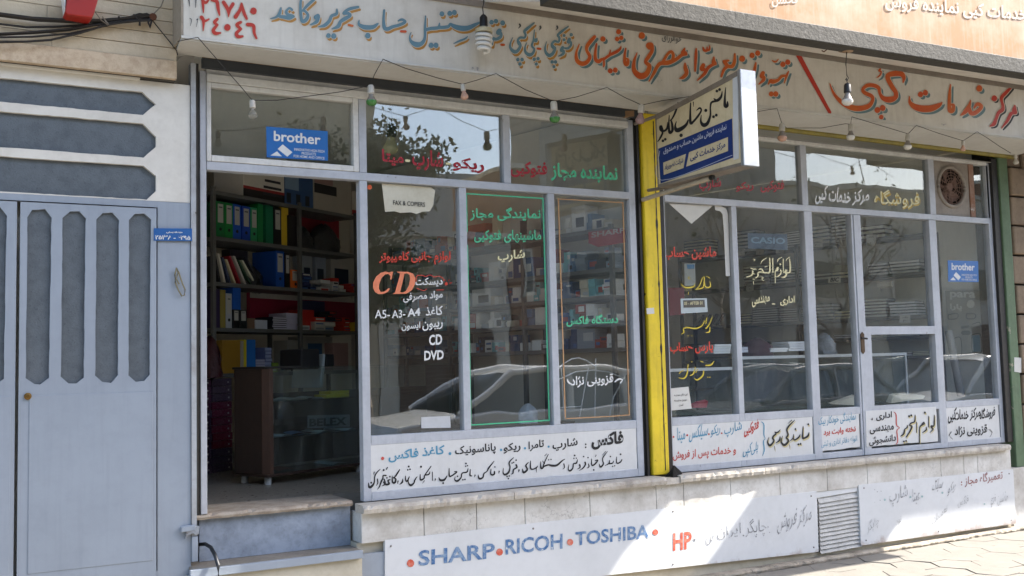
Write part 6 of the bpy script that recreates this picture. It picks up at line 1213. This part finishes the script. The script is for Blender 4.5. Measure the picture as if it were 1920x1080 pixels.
for k, (x0, y0, x1, y1, wh) in enumerate([(1522, 450, 1542, 464, 'left in the narrow light'), (1574, 447, 1589, 465, 'right in the narrow light'), (1625, 440, 1643, 460, 'behind the door glass'), (1687, 591, 1707, 606, 'low behind the door glass'), (1383, 466, 1396, 480, 'by the mullion left of the cream lettering'), (1418, 462, 1432, 478, 'in the middle over the cream lettering'), (1455, 462, 1470, 476, 'right over the cream lettering'), (1399, 532, 1413, 547, 'under the cream lettering')]):
    o = MB().prism([DP.at(*v, .012) for v in [(x0, y0), (x1, y0-.6), (x1+.5, y1-.6), (x0-.4, y1)]], DP.n*.001).build('price_tag', PAPER, label='white price tag hanging from a shelf edge '+wh, cat='price tag', group='price tags')
    Text(onP(DP, .013), .0006).word('\u062f\u0641\u062a\u0631', (x0+4, y0+6), (x1-4, y0+6), 3.5, .01).word('\u06f2\u06f0\u06f0', (x0+6, y1-3), (x1-5, y1-3), 3.5, .01).build(INK, o)
o = MB().prism([DP.at(*v, .014) for v in [(1553, 519), (1576, 518.5), (1576, 530), (1553, 530.5)]], DP.n*.002).build('pen_sign', gm('#c9c6bd'), label='small white sign with bold black Latin letters on a shelf edge behind the narrow light', cat='sign')
Text(onP(DP, .016), .001).word('BIC', (1556, 528.5), (1574, 528), 8, .04, .25).build(INK, o)
px_tube('pull_cord', [(1566, 412), (1567, 440), (1569, 485)], .5, .003, WIREL, 6, label='thin pull cord hanging inside behind the narrow light', cat='cord')
px_tube('cable_on_wall', [(1651, 533), (1652, 545), (1660, 553), (1680, 552), (1700, 540), (1715, 534), (1745, 539)], [1.3]*7, .004, WIRE, 6, label='dark cable sagging along the right wall behind the door glass', cat='cable')
pw = DP.at(1646, 540, .02); MB().obox(pw, DP.u*-.16, DP.n*.03, (0, 0, .05)).build('power_strip', gm('#b0aca0'), label='white power strip on the right wall behind the door glass', cat='power strip', bev=.006)
# poster on the wall at the far right pane, paper roll
o = MB().prism([DP.at(*v, -.26) for v in [(1772, 545), (1840, 545), (1848, 676), (1782, 674)]], DP.n*.002).build('wall_poster', mat('poster', '#a3a199', .6, '#8a8a84', .3, 5), label='faded poster of stationery on the wall behind the far right pane', cat='poster')
Text(onP(DP, -.256), .001).word('para', (1781, 562), (1829, 563), 15, .03).word('\u067e\u0627\u0631\u0627', (1781, 583), (1804, 584), 14, .03).strokes((0, 0, 1), "1820,570,15").build(gm('#c4c4be'), o)
t = Text(onP(DP, -.256), .0012)
t.strokes((0, 0, 1), "1778,590,2 1795,588,2 1794,597,2 1779,598,2 1778,590,2|1812,588,2 1828,589,2 1827,597,2 1813,597,2 1812,588,2|1804,614,5 1816,612,4|1806,624,8 1816,624,8|1823,608,1.5 1836,604,1.5 1838,610,1.5|1790,634,1.5 1801,634,1.5 1803,664,1.5 1794,664,1.5|1822,628,1.5 1838,627,1.5 1840,660,1.5 1824,661,1.5 1822,628,1.5").build(gm('#3c4648'), o)
Text(onP(DP, -.256), .0011).outline([(1823, 629), (1837, 628), (1839, 659), (1825, 660)]).build(gm('#6f8c9a'), o, 'tube_picture')
px_tube('paper_roll', [(1779, 620), (1790, 680), (1802, 742)], [.35, .32, .3], .035, mat('roll_paper', '#8f8e8a', .6), 16, label='grey paper roll leaning behind the far right pane', cat='paper roll')
# display case behind panes R1 and R2
dc = thing('glass_case', 'low glass display case with white edges behind the right front', 'display case', (5.4, .45, FZ))
cza = at(1300, 690, .45).z; czb = at(1450, 667, .42).z
def rail(a, b, w=.022): return MB().obox(Vector(a), Vector(b)-Vector(a), (0, w, 0), (0, 0, w))
for (x0, x1, z) in ((X(1246, 690, .45), X(1377, 690, .45), cza), (X(1388, 668, .45), X(1700, 664, .45), czb)):
    for zz in (z-.024, FZ+.002): MB().box(x0, x1, .45, .475, zz, zz+.024).build('edge', gm('#b9bcbd'), dc)
    MB().box(x0, x1, .4755, 1.0, z-.008, z).build('glass_top', MATS['counter_glass'], dc)
    for xx in (x0, x1-.022): MB().box(xx, xx+.022, .4502, .4748, FZ+.0265, z-.0245).build('edge', gm('#a5a8a8'), dc)
    MB().box(x0+.023, x1-.023, .46, .464, FZ+.027, z-.025).build('glass_front', MATS['counter_glass'], dc)
    MB().box(x0, x1, 1.001, 1.02, FZ, z-.02).build('back', gm('#57534c'), dc)
    MB().box(x0+.01, x1-.01, .48, .99, 1.12, 1.128).build('shelf', gm('#77776f'), dc)
rnd = random.Random(31)
def flat_stack(x0, x1, yb, yt, n, Yv, c, where):
    a, b = X(x0, yb, Yv), X(x1, yb, Yv); zb, z1 = Z((x0+x1)/2, yb, Yv), Z((x0+x1)/2, yt, Yv); h = (z1-zb)/n
    for i in range(n):
        j = rnd.uniform(-.01, .01); MB().box(a+j, b+j, Yv, Yv+.2, zb+i*h+.0005, zb+(i+.93)*h).build('white_pad', gm(c), label='white pad, %s in the flat pile %s' % (ORD[i], where), cat='pad', group='pads on the display case')
flat_stack(1340, 1371, 663, 645, 4, .5, '#c2c8d2', 'left of the slim mullion on the case')
flat_stack(1385, 1404, 661, 650, 2, .5, '#b9bdd0', 'right of the slim mullion on the case')
flat_stack(1445, 1477, 660, 652, 2, .5, '#c9cbd0', 'in the middle of the higher case')
flat_stack(1480, 1510, 658, 640, 4, .5, '#bfc3c9', 'at the right of the higher case')
bag(1395, 1445, 634, Plane((5.3, .6, 0), 90), czb+.001, 'dark maroon cloth bundle on the display case', mat('maroon_cloth', '#45232a', .8, '#2b161b', .4, 20, bump=.6), 0)
bag(1528, 1560, 625, Plane((5.3, .6, 0), 90), czb+.001, 'clear crumpled plastic bag on the display case in the narrow light', mat('pale_bag', '#8f9497', .3, '#5c6063', .5, 30, bump=1, bscale=30), 0)
# papers lying low behind the glass
m = MB(); m.prism([at(*v, .3) for v in [(1670, 756), (1730, 748), (1735, 742), (1686, 739), (1676, 742)]], (0, .05, .01)); m.build('paper_sheet', gm('#bdb9a6'), label='bent cream paper lying low behind the door glass', cat='paper')
m = MB(); m.prism([at(*v, .3) for v in [(1561, 758), (1606, 760), (1606, 742)]], (0, .05, .01)); m.build('paper_sheet', gm('#b5b1a0'), label='triangular cream paper corner low in the narrow light', cat='paper')
m = MB(); m.prism([at(*v, .25) for v in [(1300, 765), (1325, 764), (1328, 752), (1312, 755), (1302, 760)]], (0, .04, .01)); m.build('red_folder', gm('#8f2f3c'), label='dull red folder low behind the first right pane', cat='folder')
for k, (x, y) in enumerate([(1268, 510), (1262, 600)]):
    pass
o = MB().prism([at(*v, .9) for v in [(1283, 494), (1303, 494), (1304, 535), (1284, 536)]], (0, .002, 0)).build('leaflet', gm('#a9aeae'), label='pale leaflet with a blue head hanging behind the first right pane', cat='leaflet')
MB().prism([at(*v, .898) for v in [(1288, 496), (1302, 496), (1302, 504), (1289, 504)]], (0, .0015, 0)).build('blue_head', gm('#4f86b5'), o)
MB().prism([at(*v, .9) for v in [(1253, 539), (1283, 539), (1284, 590), (1255, 592)]], (0, .003, 0)).build('red_poster', gm('#6e2024'), label='dark red poster low behind the first right pane', cat='poster')

# blue brand sticker seen through the second right pane, leaning notebooks beside it
o = MB().prism([at(*v, .02) for v in [(1402, 437), (1476, 439), (1477, 469), (1403, 466)]], (0, .002, 0)).build('brand_sticker', gm('#243647'), label='dim blue brand sticker high behind the second right pane', cat='sticker')
Text(onY(.02), .001).word('CASIO', (1408, 456), (1472, 458), 12, .03).build(gm('#5f7482'), o)
for i in range(9):
    x = 1300+i*6.2; a = DP.at(x, 606, -.04); a.z = DL[2]+.002; f = lambda xx: (DP.at(xx, 590, -.04)-DP.p).dot(DP.u)
    s0 = f(x); b_ = MB(); b_.obox(DP.P(s0, .04, DL[2]+.002), DP.u*.012, -DP.n*.16, Vector((0, 0, .13))-DP.u*.09)
    b_.build('leaning_notebook', gm(['#b9b5aa', '#24272f'][i % 2]), label='%s of the slanting notebooks by the slim mullion on the third shelf' % ORD[i], cat='notebook', group='slanting notebooks')
ALB = .9
# ------------------------------------------------------------------ the street behind the camera, seen in the window glass
def car(name, label, x0, y0, L, body, dirn=-1, suv=False, zk=1.0):
    """saloon car parked along the kerb; front towards -x when dirn is -1"""
    t = thing(name, label, 'car', (x0+L/2, y0+.85, -.13), 'cars parked along the kerb')
    k = L/4.4; fx_ = lambda x: x0+(x if dirn < 0 else 4.4-x)*k
    H = 1.62 if suv else 1.46
    H *= zk
    low = [(0, .38), (.03, .7), (.16, .85), (1.2, .98), (4.0, 1.0), (4.33, .92), (4.4, .45), (4.2, .25), (.2, .22)]
    low = [(a, b*zk) for a, b in low]
    cab = [(1.1, .96*zk), (1.85, H-.06), (2.3, H), (3.3, H-.01), (3.7 if not suv else 4.15, H-.1), (4.15 if not suv else 4.35, .98*zk)]
    def sec(prof, ya, yb): return [(fx_(x), ya, z-.13) for x, z in prof], [(fx_(x), yb, z-.13) for x, z in prof]
    m = MB(); ny = 6
    rows = []
    for j in range(ny+1):
        v = j/ny*2-1; ins = .10*abs(v)**4
        rows.append([(fx_(x+(ins*1.3 if x < 2.2 else -ins*1.3)), y0+.85+v*.84, z-.13-(.03*abs(v)**3 if z > .5 else 0)) for x, z in low])
    n = len(low); m.v = [p for r_ in rows for p in r_]
    m.f = [(j*n+i, j*n+(i+1) % n, (j+1)*n+(i+1) % n, (j+1)*n+i) for j in range(ny) for i in range(n)]+[tuple(range(n))[::-1], tuple(range(ny*n, ny*n+n))]
    m.build('body', body, t, bev=.03, smooth=True)
    m = MB(); rows = []; n = len(cab)
    for j in range(ny+1):
        v = j/ny*2-1
        rows.append([(fx_(x), y0+.85+v*(.80-.16*max(0, (z-.9))/(H-.9)), z-.13-.05*abs(v)**3*(1 if z > 1.2 else 0)) for x, z in cab])
    m.v = [p for r_ in rows for p in r_]; m.f = [(j*n+i, j*n+i+1, (j+1)*n+i+1, (j+1)*n+i) for j in range(ny) for i in range(1, n-2)]
    m.build('roof', body, t, smooth=True)
    CGL = mat('car_glass', '#14181b', .06, None, .1, 3, spec=.8)
    m = MB(); m.v = [p for r_ in rows for p in r_]; m.f = [(j*n, j*n+1, (j+1)*n+1, (j+1)*n) for j in range(ny)]; m.build('windscreen', CGL, t)
    m = MB(); m.v = [p for r_ in rows for p in r_]; m.f = [(j*n+n-2, j*n+n-1, (j+1)*n+n-1, (j+1)*n+n-2) for j in range(ny)]; m.build('rear_window', CGL, t)
    for j in (0, ny):
        m = MB(); m.add(rows[j], [tuple(range(n))]); m.build('side_window', CGL, t)
        yy = rows[j][0][1]+(-.01 if j == 0 else .01)
        m = MB()
        for a, b in (((1.1, .96*zk), (1.85, H-.06)), ((2.65, .97*zk), (2.68, H-.03)), ((3.5, .98*zk), (3.45, H-.05)), ((4.15 if not suv else 4.35, .98*zk), (3.7 if not suv else 4.15, H-.1)), ((1.85, H-.06), (2.3, H)), ((2.3, H), (3.3, H-.01)), ((3.3, H-.01), (3.7 if not suv else 4.15, H-.1))):
            q = lambda p_: (fx_(p_[0]), y0+.85+(-1 if j == 0 else 1)*(.81-.16*(p_[1]-.9)/(H-.9)), p_[1]-.14); m.tube([q(a), q(b)], .05, 8)
        m.build('pillar_trim', body, t)
    TY = mat('tyre', '#151515', .8); RM = mat('rim', '#8d9093', .35, None, .2, 9, metal=.7)
    for wx in (.8, 3.45):
        for wy_ in (y0+.05, y0+1.65):
            sgn = -1 if wy_ < y0+.8 else 1
            w_ = MB().lathe([(.1, -.1), (.28, -.1), (.31, -.06), (.31, .06), (.28, .1), (.1, .1)], (fx_(wx), wy_, .18), 22, (0, 1, 0)).build('wheel', TY, t)
            MB().lathe([(0, .09), (.19, .1), (.2, .06), (0, .05)], (fx_(wx), wy_, .18), 18, (0, sgn, 0)).build('rim', RM, w_)
    for wy_ in (y0+.25, y0+1.45): MB().lathe([(0, 0), (.09, .01), (.1, .05), (0, .06)], (fx_(.03), wy_, .53), 12, (1, 0, 0)).build('headlight', mat('lamp_glass', '#c9cdd0', .1), t)
WCAR = mat('car_white', '#d6d5cf', .25, None, .15, 3, coat=.6); GCAR = mat('car_grey', '#6c7174', .25, None, .15, 3, coat=.6)
car('parked_car', 'white saloon car reflected in the three left panes', 4.75, -7.75, 4.9, WCAR, zk=1.1)
car('parked_car', 'grey saloon car reflected in the lower panes right of the yellow pillar', 10.2, -7.7, 4.2, GCAR, zk=1.05)
car('parked_car', 'white estate car reflected behind the shop door glass', 14.9, -7.75, 4.4, WCAR, suv=True)
# buildings across the street
BR = mat('brick_far', '#8a6a52', .85, '#6d5442', .5, 2, bump=.4, bscale=20); RN = mat('render_far', '#c4beb0', .85, '#a39c8e', .4, .8, bump=.2); RN2 = mat('render_grey', '#9b9993', .85, '#83817b', .4, 1)
SHT = mat('roller_shutter', '#4a5a70', .5, '#39465a', .4, 4); WDR = mat('far_glass', '#23282c', .1, None, .1, 4, spec=.7)
def house(label, x0, x1, h, m, y=-16.2, dep=7):
    t = thing('street_house', label, 'house', ((x0+x1)/2, y, 0), 'houses across the street')
    MB().box(x0+.01, x1-.01, y-dep, y, -.2, h).build('wall', m, t)
    MB().box(x0-.02, x1+.02, y-dep-.1, y+.12, h+.001, h+.14).build('parapet', RN, t)
    n = max(1, int((x1-x0)/3.2))
    for i in range(n):
        a = x0+(x1-x0)*(i+.14)/n; b = x0+(x1-x0)*(i+.86)/n
        s_ = MB()
        for k in range(24): s_.box(a, b, y+.003, y+.03, .02+k*.1, .02+k*.1+.092)
        s_.build('shutter', SHT if i % 2 else mat('door_brown', '#5b4636', .7, '#45352a', .4, 4), t)
        if h > 4.4:
            f_ = MB(); f_.box(a+.2, b-.2, y+.002, y+.03, 3.2, min(h-.6, 4.4)); wn = f_.build('window', RN, t)
            MB().box(a+.26, b-.26, y+.031, y+.036, 3.26, min(h-.66, 4.34)).build('pane', WDR, wn)
house('tall beige house across the street reflected in the first upper light', -14, 8.9, 9.5, mat('render_beige', '#b3a78f', .85, '#91866f', .5, 1, bump=.2))
house('low cream house across the street reflected in the second upper light', 8.9, 12.4, 4.6, RN)
house('narrow brown brick house across the street between two taller houses', 12.42, 13.38, 6.4, BR, dep=3)
house('taller grey house across the street reflected in the third upper light', 13.4, 21.5, 8.4, RN2, dep=1.6)
house('grey house with a low roof reflected over the extractor fan side', 21.5, 33, 6.6, RN)
house('far brick house at the end of the reflected street', 33, 60, 7.6, BR)
MB().box(-60, 70, -60, -44, -.2, 12).build('far_house_row', RN2, label='distant row of houses behind the low cream house', cat='house')
LEAFM = mat('leaf_dusty', '#4f5a34', .7, '#35401f', .5, 5); BARK = mat('bark', '#85786a', .9, '#5d5347', .5, 9, bump=.6)
def tree(x, y, h, crown_r, leaves, label, seed, dense=True):
    r_ = random.Random(seed); t = thing('street_tree', label, 'tree', (x, y, 0), 'street trees')
    tk = MB(); pts = [(x+.1*math.sin(i*1.3), y+.08*math.cos(i), h*.62*i/6) for i in range(7)]
    tk.tube(pts, [.16*(1-.5*i/6) for i in range(7)], 10); top = Vector(pts[-1]); ends = []
    for k in range(16):
        a = r_.uniform(0, 6.28); el = r_.uniform(.25, 1.3); L = crown_r*r_.uniform(.6, 1.15); b0 = Vector(pts[3+k % 4]); p_ = [b0]; dvec = Vector((math.cos(a)*math.cos(el), math.sin(a)*math.cos(el), math.sin(el)))
        for i in range(5):
            dvec = (dvec+Vector((r_.uniform(-.25, .25), r_.uniform(-.25, .25), r_.uniform(-.1, .25)))).normalized(); p_.append(p_[-1]+dvec*L/5)
            if i > 1: ends.append(p_[-1].copy())
            if i > 1:
                d2 = (dvec+Vector((r_.uniform(-.8, .8), r_.uniform(-.8, .8), r_.uniform(-.2, .6)))).normalized(); e = p_[-1]+d2*L*.3; tk.tube([p_[-1], (p_[-1]+e)/2+Vector((0, 0, .03)), e], [.018, .012, .006], 5); ends.append(e)
        tk.tube(p_, [.04, .032, .024, .017, .011, .006], 6)
    tk.build('trunk', BARK, t, smooth=True)
    m = MB()
    for i in range(leaves):
        c = r_.choice(ends)+Vector((r_.gauss(0, .22), r_.gauss(0, .22), r_.gauss(0, .2))); s_ = r_.uniform(.04, .08)
        u_ = Vector((r_.gauss(0, 1), r_.gauss(0, 1), r_.gauss(0, 1))).normalized(); v_ = u_.orthogonal().normalized()
        m.v += [tuple(c-u_*s_), tuple(c+v_*s_*.5), tuple(c+u_*s_), tuple(c-v_*s_*.5)]; b = 4*i; m.f.append((b, b+1, b+2, b+3))
    if leaves: m.build('crown', LEAFM, t)
tree(7.2, -12.9, 7.4, 1.6, 20000, 'leafy street tree reflected at the left of the second upper light', 3)
tree(16.5, -12.8, 6.5, 2.6, 500, 'almost bare street tree reflected left of the pen lettering', 8)
tree(20.5, -12.9, 6.0, 2.2, 260, 'bare thin street tree reflected over the cream word', 12)
